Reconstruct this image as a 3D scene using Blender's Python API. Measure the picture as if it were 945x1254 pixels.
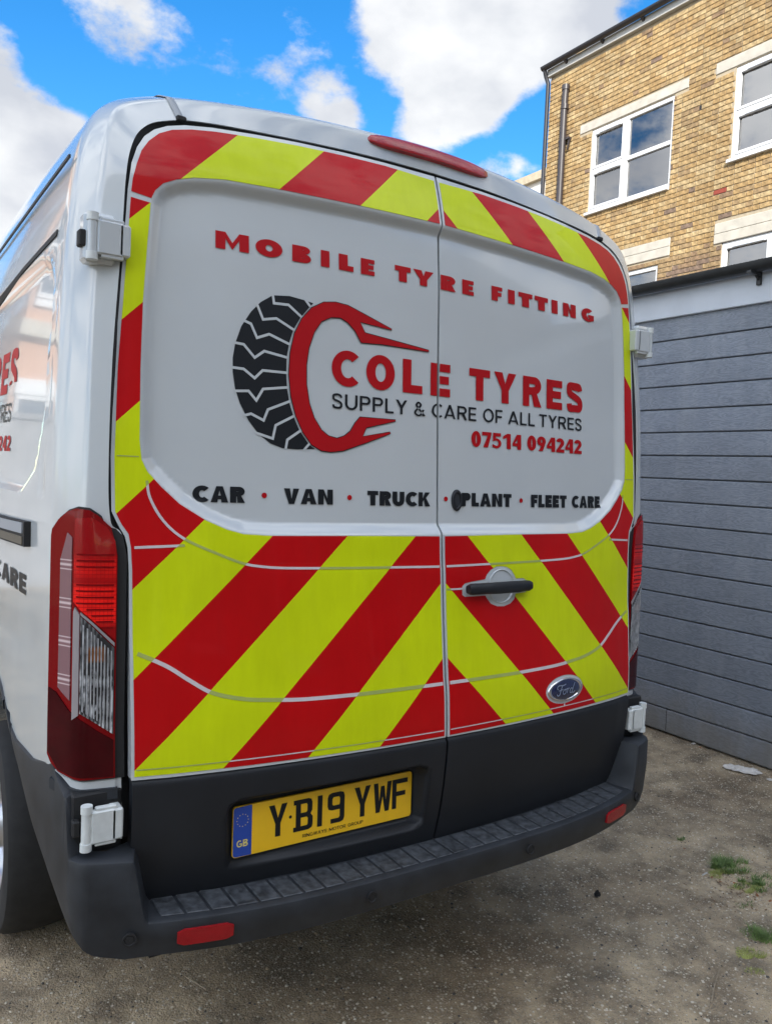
import bpy, math, random
import numpy as np
from mathutils import Vector, Matrix
from mathutils.geometry import tessellate_polygon
random.seed(4); rng = np.random.default_rng(4)
for o in list(bpy.data.objects): bpy.data.objects.remove(o)
sc = bpy.context.scene
COL = sc.collection
R = math.radians
# ------------------------------------------------------------------ camera
CAM = Vector((-1.32103859, -1.73955803, 1.59345891)); YAW, PITCH, ROLL, F = .581208258, .0505229065, .0443160525, 973.6
fwd = Vector((math.sin(YAW)*math.cos(PITCH), math.cos(YAW)*math.cos(PITCH), -math.sin(PITCH)))
r0 = Vector((math.cos(YAW), -math.sin(YAW), 0)); u0 = r0.cross(fwd)
rt = r0*math.cos(ROLL)+u0*math.sin(ROLL); up = -r0*math.sin(ROLL)+u0*math.cos(ROLL)
cam = bpy.data.cameras.new('camera'); camo = bpy.data.objects.new('camera', cam); COL.objects.link(camo)
camo.matrix_world = Matrix(((rt.x, up.x, -fwd.x, CAM.x), (rt.y, up.y, -fwd.y, CAM.y), (rt.z, up.z, -fwd.z, CAM.z), (0, 0, 0, 1)))
cam.sensor_fit = 'HORIZONTAL'; cam.sensor_width = 36; cam.lens = F/945*36; cam.clip_start = .05; cam.clip_end = 2000
sc.camera = camo
def pdir(u, v):
    d = (u-472.5)/F*rt-(v-627)/F*up+fwd
    return d.normalized()
# ------------------------------------------------------------------ world, sun, exposure
SUN_TRAVEL = Vector((.62, .78, 0)).normalized(); EL = R(30)
w = bpy.data.worlds.new('World'); sc.world = w; w.use_nodes = True
nt = w.node_tree; nt.nodes.clear(); N = nt.nodes.new; L = nt.links.new
def WM(op, a, b=None, c=None):
    n = N('ShaderNodeMath'); n.operation = op
    for i, q in enumerate((a, b, c)):
        if q is None: continue
        if isinstance(q, (int, float)): n.inputs[i].default_value = q
        else: L(q, n.inputs[i])
    return n.outputs[0]
wo = N('ShaderNodeOutputWorld'); bg = N('ShaderNodeBackground'); bg.inputs[1].default_value = .13
sky = N('ShaderNodeTexSky'); sky.sky_type = 'NISHITA'; sky.sun_disc = False
sky.sun_elevation = EL; sky.sun_rotation = math.atan2(-SUN_TRAVEL.x, -SUN_TRAVEL.y); sky.air_density = 1.0; sky.dust_density = .25; sky.ozone_density = 3.0
tc = N('ShaderNodeTexCoord')
hs = N('ShaderNodeHueSaturation'); hs.inputs['Saturation'].default_value = 1.36; hs.inputs['Value'].default_value = .55; L(sky.outputs[0], hs.inputs['Color'])
sep = N('ShaderNodeSeparateXYZ'); L(tc.outputs['Generated'], sep.inputs[0])
def wnoise(scale, det, rough, off):
    m = N('ShaderNodeMapping'); m.inputs['Location'].default_value = off; m.inputs['Scale'].default_value = (1, 1, 1.6); L(tc.outputs['Generated'], m.inputs[0])
    n = N('ShaderNodeTexNoise'); n.inputs['Scale'].default_value = scale; n.inputs['Detail'].default_value = det; n.inputs['Roughness'].default_value = rough
    L(m.outputs[0], n.inputs['Vector']); return n.outputs[0]
n1 = wnoise(3.2, 9, .60, (3.1, .4, 1.2)); n2 = wnoise(11, 6, .62, (7, 2, 5))
acc = WM('ADD', WM('MULTIPLY', WM('SUBTRACT', n1, .5), 2.6), WM('MULTIPLY', WM('SUBTRACT', n2, .5), 2.1))
# cloud banks: where the photograph's clouds stand in the sky (direction, angular radius in degrees, weight)
BL = [((530, 15), 3.6, .80), ((600, 45), 3.6, .80), ((670, 25), 3.4, .72), ((470, 30), 2.2, .5), ((555, 105), 2.8, .72), ((530, 150), 2.0, .58), ((590, 125), 1.8, .5), ((402, 132), 1.7, .72), ((428, 150), 1.1, .4), ((165, 22), 2.3, .62), ((125, 5), 2.2, .5), ((200, 45), 1.8, .35), ((5, 200), 4.2, 1.0), ((55, 220), 3.4, .85),
      ((-40, 270), 8, .9), ((608, 205), 1.4, .62), ((650, 200), 1.0, .5), ((0, 55), 1.2, .5), ((760, 20), 2.2, .5), ((600, -90), 6, .5), ((-60, 420), 8, .5), ((300, 95), 2.2, .28)]
for (uv, rad, wt) in BL:
    d = pdir(*uv)
    dp = N('ShaderNodeVectorMath'); dp.operation = 'DOT_PRODUCT'; L(tc.outputs['Generated'], dp.inputs[0]); dp.inputs[1].default_value = d
    mr = N('ShaderNodeMapRange'); mr.interpolation_type = 'SMOOTHSTEP'; L(dp.outputs['Value'], mr.inputs[0])
    mr.inputs[1].default_value = math.cos(R(rad*1.6)); mr.inputs[2].default_value = math.cos(R(rad*.2)); mr.inputs[3].default_value = 0; mr.inputs[4].default_value = wt*.9
    acc = WM('ADD', acc, mr.outputs[0])
# scattered cloud over the rest of the sky, none where the view shows open blue
vd = pdir(400, 130); dp = N('ShaderNodeVectorMath'); dp.operation = 'DOT_PRODUCT'; L(tc.outputs['Generated'], dp.inputs[0]); dp.inputs[1].default_value = vd
mr = N('ShaderNodeMapRange'); mr.interpolation_type = 'SMOOTHSTEP'; L(dp.outputs['Value'], mr.inputs[0]); mr.inputs[1].default_value = math.cos(R(60)); mr.inputs[2].default_value = math.cos(R(32))
mr.inputs[3].default_value = .62; mr.inputs[4].default_value = -.06
acc = WM('ADD', acc, mr.outputs[0])
cm = N('ShaderNodeMapRange'); cm.interpolation_type = 'SMOOTHSTEP'; L(acc, cm.inputs[0]); cm.inputs[1].default_value = .26; cm.inputs[2].default_value = .86
shade = N('ShaderNodeMapRange'); L(wnoise(5.5, 6, .5, (1, 9, 3)), shade.inputs[0]); shade.inputs[1].default_value = .38; shade.inputs[2].default_value = .62
cc = N('ShaderNodeMixRGB'); L(shade.outputs[0], cc.inputs[0]); cc.inputs[1].default_value = (1.4, 1.48, 1.64, 1); cc.inputs[2].default_value = (2.25, 2.28, 2.32, 1)
# unseen clouds towards the sun get added brightness to lift light on the doors
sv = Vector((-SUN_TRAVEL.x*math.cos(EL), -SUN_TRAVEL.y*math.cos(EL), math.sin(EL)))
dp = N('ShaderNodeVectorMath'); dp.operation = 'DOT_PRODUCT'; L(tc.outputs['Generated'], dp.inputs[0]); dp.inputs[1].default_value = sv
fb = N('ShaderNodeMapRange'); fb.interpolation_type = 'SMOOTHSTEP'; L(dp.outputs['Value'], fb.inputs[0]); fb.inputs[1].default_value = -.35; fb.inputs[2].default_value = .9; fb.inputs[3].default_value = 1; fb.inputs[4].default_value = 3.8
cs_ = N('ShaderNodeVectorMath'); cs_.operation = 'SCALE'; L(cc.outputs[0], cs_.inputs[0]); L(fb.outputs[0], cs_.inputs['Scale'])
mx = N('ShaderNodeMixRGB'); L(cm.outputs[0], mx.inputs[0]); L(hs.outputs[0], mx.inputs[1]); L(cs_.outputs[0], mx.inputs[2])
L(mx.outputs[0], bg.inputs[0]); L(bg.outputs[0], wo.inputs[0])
sd = bpy.data.lights.new('sun', 'SUN'); sd.energy = 2.0; sd.angle = R(.5); sd.color = (1, .95, .86)
so = bpy.data.objects.new('sun', sd); COL.objects.link(so)
so.rotation_euler = Vector((SUN_TRAVEL.x*math.cos(EL), SUN_TRAVEL.y*math.cos(EL), -math.sin(EL))).to_track_quat('-Z', 'Y').to_euler()
sc.view_settings.view_transform = 'Standard'; sc.view_settings.look = 'None'; sc.view_settings.exposure = 1.86; sc.view_settings.gamma = 1
# ------------------------------------------------------------------ materials
def mat(name, col, rough=.5, metal=0, coat=0, spec=.5, noise=0, nscale=30, bump=0, bscale=200, bdist=.001, ndet=5, emis=None):
    m = bpy.data.materials.new(name); m.use_nodes = True; t = m.node_tree; b = t.nodes['Principled BSDF']
    b.inputs['Base Color'].default_value = (*col, 1); b.inputs['Roughness'].default_value = rough; b.inputs['Metallic'].default_value = metal
    b.inputs['Coat Weight'].default_value = coat; b.inputs['Coat Roughness'].default_value = .04; b.inputs['Specular IOR Level'].default_value = spec
    c = t.nodes.new('ShaderNodeTexCoord')
    n = t.nodes.new('ShaderNodeTexNoise'); n.inputs['Scale'].default_value = nscale; n.inputs['Detail'].default_value = ndet; t.links.new(c.outputs['Object'], n.inputs['Vector'])
    mp = t.nodes.new('ShaderNodeMapRange'); t.links.new(n.outputs[0], mp.inputs[0]); mp.inputs[1].default_value = .3; mp.inputs[2].default_value = .7
    mp.inputs[3].default_value = 1-noise; mp.inputs[4].default_value = 1+noise
    v = t.nodes.new('ShaderNodeVectorMath'); v.operation = 'SCALE'; v.inputs[0].default_value = col; t.links.new(mp.outputs[0], v.inputs['Scale']); t.links.new(v.outputs[0], b.inputs['Base Color'])
    if bump:
        n2 = t.nodes.new('ShaderNodeTexNoise'); n2.inputs['Scale'].default_value = bscale; n2.inputs['Detail'].default_value = 4; t.links.new(c.outputs['Object'], n2.inputs['Vector'])
        bp = t.nodes.new('ShaderNodeBump'); bp.inputs['Strength'].default_value = bump; bp.inputs['Distance'].default_value = bdist
        t.links.new(n2.outputs[0], bp.inputs['Height']); t.links.new(bp.outputs[0], b.inputs['Normal'])
    return m
class G:  # tiny node-graph helper
    def __init__(s, m): s.t = m.node_tree; s.b = s.t.nodes['Principled BSDF']
    def n(s, ty, **kw):
        x = s.t.nodes.new(ty)
        for k, v in kw.items(): setattr(x, k, v)
        return x
    def l(s, a, b): s.t.links.new(a, b)
    def m(s, op, a, b=0., c=0.):
        x = s.t.nodes.new('ShaderNodeMath'); x.operation = op
        for i, q in enumerate((a, b, c)):
            if isinstance(q, (int, float)): x.inputs[i].default_value = q
            else: s.l(q, x.inputs[i])
        return x.outputs[0]
    def mix(s, f, a, b):
        x = s.t.nodes.new('ShaderNodeMixRGB')
        for i, q in enumerate((f, a, b)):
            if isinstance(q, (int, float)): x.inputs[i].default_value = q
            elif isinstance(q, tuple): x.inputs[i].default_value = (*q, 1)
            else: s.l(q, x.inputs[i])
        return x.outputs[0]
    def noise(s, scale, det=4, rough=.5, vec=None, sc3=None):
        c = s.t.nodes.new('ShaderNodeTexCoord'); src = vec or c.outputs['Object']
        if sc3:
            mp = s.t.nodes.new('ShaderNodeMapping'); mp.inputs['Scale'].default_value = sc3; s.l(src, mp.inputs[0]); src = mp.outputs[0]
        x = s.t.nodes.new('ShaderNodeTexNoise'); x.inputs['Scale'].default_value = scale; x.inputs['Detail'].default_value = det; x.inputs['Roughness'].default_value = rough
        s.l(src, x.inputs['Vector']); return x.outputs[0]
    def ramp(s, f, lo, hi, a=0., b=1.):
        x = s.t.nodes.new('ShaderNodeMapRange'); s.l(f, x.inputs[0]); x.inputs[1].default_value = lo; x.inputs[2].default_value = hi; x.inputs[3].default_value = a; x.inputs[4].default_value = b
        return x.outputs[0]
    def bump(s, h, st, dist, prev=None):
        x = s.t.nodes.new('ShaderNodeBump'); x.inputs['Strength'].default_value = st; x.inputs['Distance'].default_value = dist; s.l(h, x.inputs['Height'])
        if prev: s.l(prev, x.inputs['Normal'])
        return x.outputs[0]
M = {}
M['white'] = mat('white_paint', (.53, .56, .57), .14, coat=.6, noise=.03, nscale=3, bump=.05, bscale=2.5, bdist=.02)
M['black'] = mat('textured_black_plastic', (.014, .016, .020), .5, spec=.35, noise=.18, nscale=6, bump=.35, bscale=900, bdist=.0006)
M['grey'] = mat('worn_grey_plastic', (.022, .025, .030), .5, spec=.4, noise=.35, nscale=14, ndet=10, bump=.5, bscale=700, bdist=.0007)
M['step'] = mat('scuffed_step_plastic', (.050, .055, .062), .55, spec=.4, noise=.6, nscale=60, ndet=12, bump=.6, bscale=500, bdist=.001)
M['rubber'] = mat('rubber', (.012, .012, .013), .7, noise=.1)
M['tyre'] = mat('tyre_rubber', (.02, .02, .02), .8, noise=.2, bump=.4, bscale=150)
M['dark'] = mat('underbody_dark', (.010, .010, .011), .8, noise=.3)
M['steel'] = mat('wheel_steel', (.55, .56, .58), .3, metal=.9, noise=.1)
M['chrome'] = mat('bright_chrome', (.8, .8, .82), .12, metal=1)
M['ditch'] = mat('ditch_strip_grey', (.33, .35, .37), .4)
M['hinge'] = mat('hinge_white', (.62, .65, .64), .4, noise=.08, nscale=40)
M['redtext'] = mat('red_vinyl_lettering', (.42, .005, .009), .5, coat=0, spec=.15, noise=.04)
M['blacktext'] = mat('black_vinyl_lettering', (.008, .010, .013), .45, coat=0, spec=.3, noise=.04)
M['bluev'] = mat('badge_blue', (.010, .018, .07), .15, coat=1)
M['lens_red'] = mat('red_lens', (.36, .004, .008), .15, coat=.4, noise=.2, nscale=20, bump=.5, bscale=160, bdist=.002)
M['lens_dark'] = mat('dark_red_lens', (.045, .001, .003), .15, spec=.1, coat=.22, noise=.3, nscale=12)
M['reflector'] = mat('red_reflector', (.30, .006, .010), .3, coat=.2, spec=.3, bump=.8, bscale=500, noise=.1)
M['yplate'] = mat('yellow_plate', (.88, .52, .010), .3, coat=.4, noise=.03)
M['bplate'] = mat('blue_plate_band', (.012, .06, .36), .3, coat=.4)
M['ytext'] = mat('plate_yellow_print', (.7, .6, .2), .4)
# chevron vinyl: flat print of red and yellow bands at 45 degrees, mirrored about the middle of the van
def vinyl(name, red, yel, rough=.22):
    m = mat(name, red, .4, coat=.22, spec=.12); g = G(m)
    c = g.n('ShaderNodeTexCoord'); s = g.n('ShaderNodeSeparateXYZ'); g.l(c.outputs['Object'], s.inputs[0])
    h = g.m('ADD', g.m('ABSOLUTE', s.outputs[0]), s.outputs[2])
    e = [1.104, 1.305, 1.514, 1.723, 1.926, 2.128, 2.331, 2.536, 2.753, 2.965]
    acc = 0.
    for i, x in enumerate(e):
        q = g.m('GREATER_THAN', h, x); q = g.m('MULTIPLY', q, 1. if i % 2 == 0 else -1.); acc = g.m('ADD', acc, q)
    nz = g.m('MULTIPLY', g.ramp(g.noise(5, 5), .3, .7, .93, 1.05), g.ramp(g.noise(30, 8, .7, sc3=(1, 1, .18)), .3, .75, 1.03, .93))
    col = g.mix(acc, red, yel); v = g.n('ShaderNodeVectorMath', operation='SCALE'); g.l(col, v.inputs[0]); g.l(nz, v.inputs['Scale']); g.l(v.outputs[0], g.b.inputs['Base Color'])
    g.l(g.bump(g.noise(2.2, 3), .08, .02), g.b.inputs['Coat Normal'])
    return m
M['vinyl'] = vinyl('chevron_vinyl', (.50, .003, .005), (.60, .70, .005), .16)
M['gapline'] = vinyl('vinyl_joint', (.62, .55, .56), (.38, .44, .12), .35)
# ------------------------------------------------------------------ object helpers
def mesh_obj(name, V, Fc, m, parent=None, normals=None, smooth=True, mats=None, midx=None):
    me = bpy.data.meshes.new(name)
    me.from_pydata([tuple(map(float, v)) for v in V], [], [tuple(map(int, f)) for f in Fc])
    if mats:
        for q in mats: me.materials.append(q)
        if midx is not None: me.polygons.foreach_set('material_index', np.array(midx, np.int32))
    else: me.materials.append(m)
    me.polygons.foreach_set('use_smooth', [smooth]*len(me.polygons)); me.update()
    if normals is not None: me.normals_split_custom_set_from_vertices([tuple(n) for n in normals])
    o = bpy.data.objects.new(name, me); COL.objects.link(o)
    if parent: o.parent = parent
    return o
def thing(name, label, cat, loc=(0, 0, 0), group=None, kind=None):
    o = bpy.data.objects.new(name, None); COL.objects.link(o); o.location = loc; o.empty_display_size = .2
    return tag(o, label, cat, group, kind)
def tag(o, label=None, cat=None, group=None, kind=None):
    if label: o['label'] = label
    if cat: o['category'] = cat
    if group: o['group'] = group
    if kind: o['kind'] = kind
    return o
class MB:  # mesh builder
    def __init__(s): s.V = []; s.F = []
    def add(s, V, Fc):
        k = len(s.V); s.V += [tuple(v) for v in V]; s.F += [tuple(i+k for i in f) for f in Fc]; return s
    def box(s, x0, x1, y0, y1, z0, z1, bev=0):
        x0, x1 = sorted((x0, x1)); y0, y1 = sorted((y0, y1)); z0, z1 = sorted((z0, z1)); b = bev
        if b <= 0:
            V = [(x, y, z) for x in (x0, x1) for y in (y0, y1) for z in (z0, z1)]
            return s.add(V, [(0, 1, 3, 2), (4, 6, 7, 5), (0, 4, 5, 1), (2, 3, 7, 6), (0, 2, 6, 4), (1, 5, 7, 3)])
        X = (x0, x1); Y = (y0, y1); Z = (z0, z1); V = []; idx = {}
        for i in (0, 1):
            for j in (0, 1):
                for k in (0, 1):
                    sx, sy, sz = 1-2*i, 1-2*j, 1-2*k
                    idx[i, j, k, 'x'] = len(V); V.append((X[i], Y[j]+sy*b, Z[k]+sz*b))
                    idx[i, j, k, 'y'] = len(V); V.append((X[i]+sx*b, Y[j], Z[k]+sz*b))
                    idx[i, j, k, 'z'] = len(V); V.append((X[i]+sx*b, Y[j]+sy*b, Z[k]))
        Fc = []
        for i in (0, 1):
            Fc.append([idx[i, a, c, 'x'] for a, c in ((0, 0), (1, 0), (1, 1), (0, 1))]); Fc.append([idx[a, i, c, 'y'] for a, c in ((0, 0), (1, 0), (1, 1), (0, 1))]); Fc.append([idx[a, c, i, 'z'] for a, c in ((0, 0), (1, 0), (1, 1), (0, 1))])
        for a in (0, 1):
            for c in (0, 1):
                Fc.append([idx[a, c, 0, 'x'], idx[a, c, 1, 'x'], idx[a, c, 1, 'y'], idx[a, c, 0, 'y']])
                Fc.append([idx[a, 0, c, 'x'], idx[a, 1, c, 'x'], idx[a, 1, c, 'z'], idx[a, 0, c, 'z']])
                Fc.append([idx[0, a, c, 'y'], idx[1, a, c, 'y'], idx[1, a, c, 'z'], idx[0, a, c, 'z']])
                for e in (0, 1): Fc.append([idx[a, c, e, q] for q in 'xyz'])
        return s.add(V, Fc)
    def tube(s, P, r, n=10, cap=True):
        P = [Vector(p) for p in P]; rr = r if isinstance(r, (list, tuple)) else [r]*len(P); V = []; Fc = []
        for i, p in enumerate(P):
            d = (P[min(i+1, len(P)-1)]-P[max(i-1, 0)]).normalized(); a = d.orthogonal().normalized() if i == 0 else (a-d*a.dot(d)).normalized()
            b = d.cross(a)
            for k in range(n): V.append(p+(a*math.cos(2*math.pi*k/n)+b*math.sin(2*math.pi*k/n))*rr[i])
        for i in range(len(P)-1):
            for k in range(n): Fc.append((i*n+k, i*n+(k+1) % n, (i+1)*n+(k+1) % n, (i+1)*n+k))
        if cap: Fc += [tuple(range(n)), tuple(range((len(P)-1)*n, len(P)*n))[::-1]]
        return s.add(V, Fc)
    def prism(s, poly, fn0, fn1):  # poly in 2D extruded between two mappings
        n = len(poly); V = [fn0(*p) for p in poly]+[fn1(*p) for p in poly]
        tr = tessellate_polygon([[Vector((p[0], p[1], 0)) for p in poly]])
        return s.add(V, [tuple(t) for t in tr]+[tuple(i+n for i in t[::-1]) for t in tr]+[(i, (i+1) % n, n+(i+1) % n, n+i) for i in range(n)])
    def obj(s, name, m, parent=None, smooth=False, angle=None, label=None):
        o = mesh_obj(name, s.V, s.F, m, parent, smooth=smooth)
        import bmesh
        bm = bmesh.new(); bm.from_mesh(o.data); bmesh.ops.recalc_face_normals(bm, faces=bm.faces); bm.to_mesh(o.data); bm.free()
        if smooth:
            o.data.set_sharp_from_angle(angle=R(angle or 40))
        if label: o['label'] = label
        return o
def catmull(P, n=6):
    P = [np.array(p, float) for p in P]; out = []
    for i in range(len(P)-1):
        a = P[max(i-1, 0)]; b = P[i]; c = P[i+1]; d = P[min(i+2, len(P)-1)]
        for k in range(n):
            t = k/n; out.append(.5*((2*b)+(-a+c)*t+(2*a-5*b+4*c-d)*t*t+(-a+3*b-3*c+d)*t**3))
    out.append(P[-1]); return out
def stroke(P, t):  # polyline -> outline polygon of width t
    P = [np.array(p, float) for p in P]; Lf = []; Rg = []
    for i, p in enumerate(P):
        a = P[i]-P[i-1] if i else P[1]-P[0]; b = P[i+1]-P[i] if i < len(P)-1 else P[i]-P[i-1]
        a = a/np.linalg.norm(a); b = b/np.linalg.norm(b); n = np.array([-(a+b)[1], (a+b)[0]]); n = n/max(np.linalg.norm(n), 1e-6)
        k = 1/max(.45, abs(n @ np.array([-a[1], a[0]]))); Lf.append(p+n*t/2*k); Rg.append(p-n*t/2*k)
    return [tuple(q) for q in Lf+Rg[::-1]]
# ------------------------------------------------------------------ GLYPHS: parametric capitals in a box w x 1
def arc(cx, cy, rx, ry, a0, a1, n=18, p=1.):
    out = []
    for i in range(n+1):
        a = R(a0+(a1-a0)*i/n); c, s_ = math.cos(a), math.sin(a)
        out.append((cx+rx*math.copysign(abs(c)**p, c), cy+ry*math.copysign(abs(s_)**p, s_)))
    return out
def glyph(ch, W, v, h):
    """returns list of (outer, [holes]); v stem width, h bar thickness"""
    r = lambda x0, y0, x1, y1: ([(x0, y0), (x1, y0), (x1, y1), (x0, y1)], [])
    if ch in 'YVAK': v = min(v, W*.355)
    if ch == 'I': return [r(0, 0, v, 1)]
    if ch == 'L': return [([(0, 0), (W, 0), (W, h), (v, h), (v, 1), (0, 1)], [])]
    if ch == 'E': return [([(0, 0), (W, 0), (W, h), (v, h), (v, .5-h/2), (W*.93, .5-h/2), (W*.93, .5+h/2), (v, .5+h/2), (v, 1-h), (W, 1-h), (W, 1), (0, 1)], [])]
    if ch == 'F': return [([(0, 0), (v, 0), (v, .47-h/2), (W*.92, .47-h/2), (W*.92, .47+h/2), (v, .47+h/2), (v, 1-h), (W, 1-h), (W, 1), (0, 1)], [])]
    if ch == 'T': return [([(W/2-v/2, 0), (W/2+v/2, 0), (W/2+v/2, 1-h), (W, 1-h), (W, 1), (0, 1), (0, 1-h), (W/2-v/2, 1-h)], [])]
    if ch == 'M': return [([(0, 0), (v, 0), (v, .62), (W/2, .02), (W-v, .62), (W-v, 0), (W, 0), (W, 1), (W-v*1.0, 1), (W/2, .42), (v*1.0, 1), (0, 1)], [])]
    if ch == 'N': return [([(0, 0), (v, 0), (v, .60), (W-v, 0), (W, 0), (W, 1), (W-v, 1), (W-v, .40), (v, 1), (0, 1)], [])]
    if ch == 'V': return [([(W/2-v*.5, 0), (W/2+v*.5, 0), (W, 1), (W-v*1.1, 1), (W/2, .33), (v*1.1, 1), (0, 1)], [])]
    if ch == 'W':
        q = v*1.0; return [([(W*.2, 0), (W*.2+q, 0), (W/2, .60), (W*.8-q, 0), (W*.8, 0), (W, 1), (W-q, 1), (W*.745, .30), (W/2+q*.45, 1), (W/2-q*.45, 1), (W*.255, .30), (q, 1), (0, 1)], [])]
    if ch == 'Y': return [([(W/2-v/2, 0), (W/2+v/2, 0), (W/2+v/2, .42), (W, 1), (W-v*1.15, 1), (W/2, .64), (v*1.15, 1), (0, 1), (W/2-v/2, .42)], [])]
    if ch == 'A':
        q = v*1.08; tt = (W/2-v*.45); hy = .22
        return [([(0, 0), (q, 0), (q+(W/2-q)*.20, .19), (W-q-(W/2-q)*.20, .19), (W-q, 0), (W, 0), (W/2+v*.52, 1), (W/2-v*.52, 1)], [[(W*.5-(W/2-q)*.62, .19+h*.8), (W*.5+(W/2-q)*.62, .19+h*.8), (W/2, .74)]])]
    if ch == 'K': return [([(0, 0), (v, 0), (v, .33), (v+.09, .44), (W-v*1.25, 0), (W, 0), (v+W*.28, .60), (W*.97, 1), (W*.97-v*1.2, 1), (v, .56), (v, 1), (0, 1)], [])]
    if ch in 'O0': return [(arc(W/2, .5, W/2, .515, 0, 354, 35), [arc(W/2, .5, W/2-v, .515-h, 0, 354, 35)])]
    if ch == 'C': return [(arc(W*.59, .5, W*.59, .515, 46, 314, 30)+arc(W*.59, .5, W*.59-v, .515-h, 312, 48, 24), [])]
    if ch == 'G': return [(arc(W*.52, .5, W*.52, .515, 48, 300, 30)+[(W, .12), (W, .54), (W*.52, .54), (W*.52, .54-h), (W-v*.9, .54-h), (W-v*.9, .235)]+arc(W*.52, .5, W*.52-v, .515-h, 300, 50, 24), [])]
    if ch == 'U': return [([(0, 1)]+[(0, .4)]+arc(W/2, .38, W/2, .395, 180, 360, 18)+[(W, 1), (W-v, 1)]+[(W-v, .4)]+arc(W/2, .38, W/2-v, .395-h, 360, 180, 14)+[(v, 1)], [])]
    if ch == 'D': return [([(0, 0)]+arc(W*.42, .5, W*.58, .5, -90, 90, 18)+[(0, 1)], [[(v, h)]+arc(W*.42, .5, W*.58-v, .5-h, -90, 90, 14)+[(v, 1-h)]])]
    if ch == 'P':
        b = .42; cy = 1-(1-b)/2-.0; ry = (1-b)/2
        return [([(0, 0), (v, 0), (v, b)]+arc(W*.62, cy, W*.38, ry, -90, 90, 14)+[(0, 1)], [[(v, b+h)]+arc(W*.60, cy, max(W*.40-v, .03), ry-h, -90, 90, 12)+[(v, 1-h)]])]
    if ch == 'R':
        b = .42; cy = 1-(1-b)/2; ry = (1-b)/2
        return [([(0, 0), (v, 0), (v, b-.03), (W*.46, b-.03), (W-v*1.2, 0), (W, 0), (W*.74, b+.03)]+arc(W*.60, cy, W*.38, ry, -70, 90, 14)+[(0, 1)], [[(v, b+h*.9)]+arc(W*.60, cy, max(W*.38-v, .03), ry-h, -90, 90, 12)+[(v, 1-h)]])]
    if ch == 'B':
        return [([(0, 0)]+arc(W*.60, .27, W*.40, .27, -90, 75, 12)+[(W*.80, .525)]+arc(W*.58, .76, W*.37, .24, -70, 90, 12)+[(0, 1)],
                 [[(v, h)]+arc(W*.60, .27, max(W*.40-v, .03), .27-h*.95, -90, 90, 10)+[(v, .54-h*.95)], [(v, .52+h*.5)]+arc(W*.58, .765, max(W*.37-v, .03), .235-h*.95, -90, 90, 10)+[(v, 1-h)]])]
    if ch == 'S':
        t = h*1.0; a_, b_ = t/2+v*.12, W-t/2-v*.12
        P = [(b_*.985, .735), (b_*.90, .87), (W*.5, 1.012-t/2), (a_*1.15, .88), (a_, .735), (a_*1.35, .61), (W*.5, .515), (b_*.93, .40), (b_, .26), (b_*.93, .12), (W*.5, t/2-.012), (a_*1.3, .11), (a_, .265)]
        return [(stroke([tuple(p) for p in catmull(P, 4)], t*1.02), [])]
    if ch == '&':
        P = [(W*.98, .02), (W*.30, .64), (W*.24, .82), (W*.42, .95), (W*.62, .80), (W*.5, .62), (W*.16, .36), (W*.10, .18), (W*.34, .04), (W*.62, .10), (W*.88, .46)]
        return [(stroke([tuple(p) for p in catmull(P, 5)], h*.8), [])]
    if ch == '1': return [([(W*.5-.02, 0), (W*.5-.02+v, 0), (W*.5-.02+v, 1), (W*.5, 1), (0.02, .80), (.02, .62), (W*.5-.02, .74)], [])]
    if ch == '2': return [([(0, 0), (W, 0), (W, h), (W*.52, h)]+arc(W*.48, .68, W*.50, .32, -28, 165, 16)+arc(W*.48, .68, max(W*.50-v, .05), .32-h, 165, -28, 12)+[(0, h*.55)], [])]
    if ch == '4': return [([(W*.55, 0), (W*.55+v, 0), (W*.55+v, .22), (W*1.0, .22), (W*1.0, .22+h*.9), (W*.55+v, .22+h*.9), (W*.55+v, 1), (W*.5, 1), (0, .22+h*.8), (0, .22), (W*.55, .22)], [[(W*.30, .22+h*.9), (W*.55, .22+h*.9), (W*.55, .70)]])]
    if ch == '5': return [([(W*.06, 1), (W*.04, .44)]+[(W*.35, .50)]+arc(W*.45, .32, W*.20, .17, 90, -120, 10)+[(0, .26), (0, .04)]+arc(W*.42, .32, W*.55, .33, -125, 100, 18)+[(W*.36, .66), (W*.37, 1-h), (W*.92, 1-h), (W*.92, 1)], [])]
    if ch == '7': return [([(W*.12, 0), (W*.12+v*1.15, 0), (W, .86), (W, 1), (0, 1), (0, 1-h), (W*.60, 1-h)], [])]
    if ch == '9': return [(arc(W/2, .67, W/2, .335, 0, 350, 26), [arc(W/2, .68, max(W/2-v, .05), .335-h, 0, 350, 20)]), ([(W*.12, 0), (W*.12+v*1.2, 0), (W*.99, .60), (W*.60, .44)], [])]
    if ch == '.': return [(arc(W/2, .5, W/2, W/2, 0, 350, 20), [])]
    return []
WID = dict(I=0, E=.72, F=.70, L=.66, T=.80, M=1.25, N=.98, O=1.06, C=.92, G=1.0, S=.76, R=.88, P=.80, B=.88, Y=.92, A=1.02, K=.96, U=.92, V=.96, W=1.3, D=.95)
def text_polys(txt, x0, x1, z0, H, v, h, wf=1., sp=.16, dig=.62):
    """lay the word between x0 and x1; v,h stem sizes as fraction of cap height at natural width"""
    adv = []; tot = 0
    for c in txt:
        wd = .5 if c == ' ' else (v if c == 'I' else (WID.get(c, dig)*wf)); adv.append((c, tot, wd)); tot += wd+sp
    tot -= sp; k = (x1-x0)/tot; out = []
    for c, a, wd in adv:
        if c == ' ': continue
        for o, hs_ in glyph(c, wd, v, h): out.append(([(x0+p[0]*k+a*k, z0+p[1]*H) for p in o], [[(x0+p[0]*k+a*k, z0+p[1]*H) for p in q] for q in hs_]))
    return out
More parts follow.
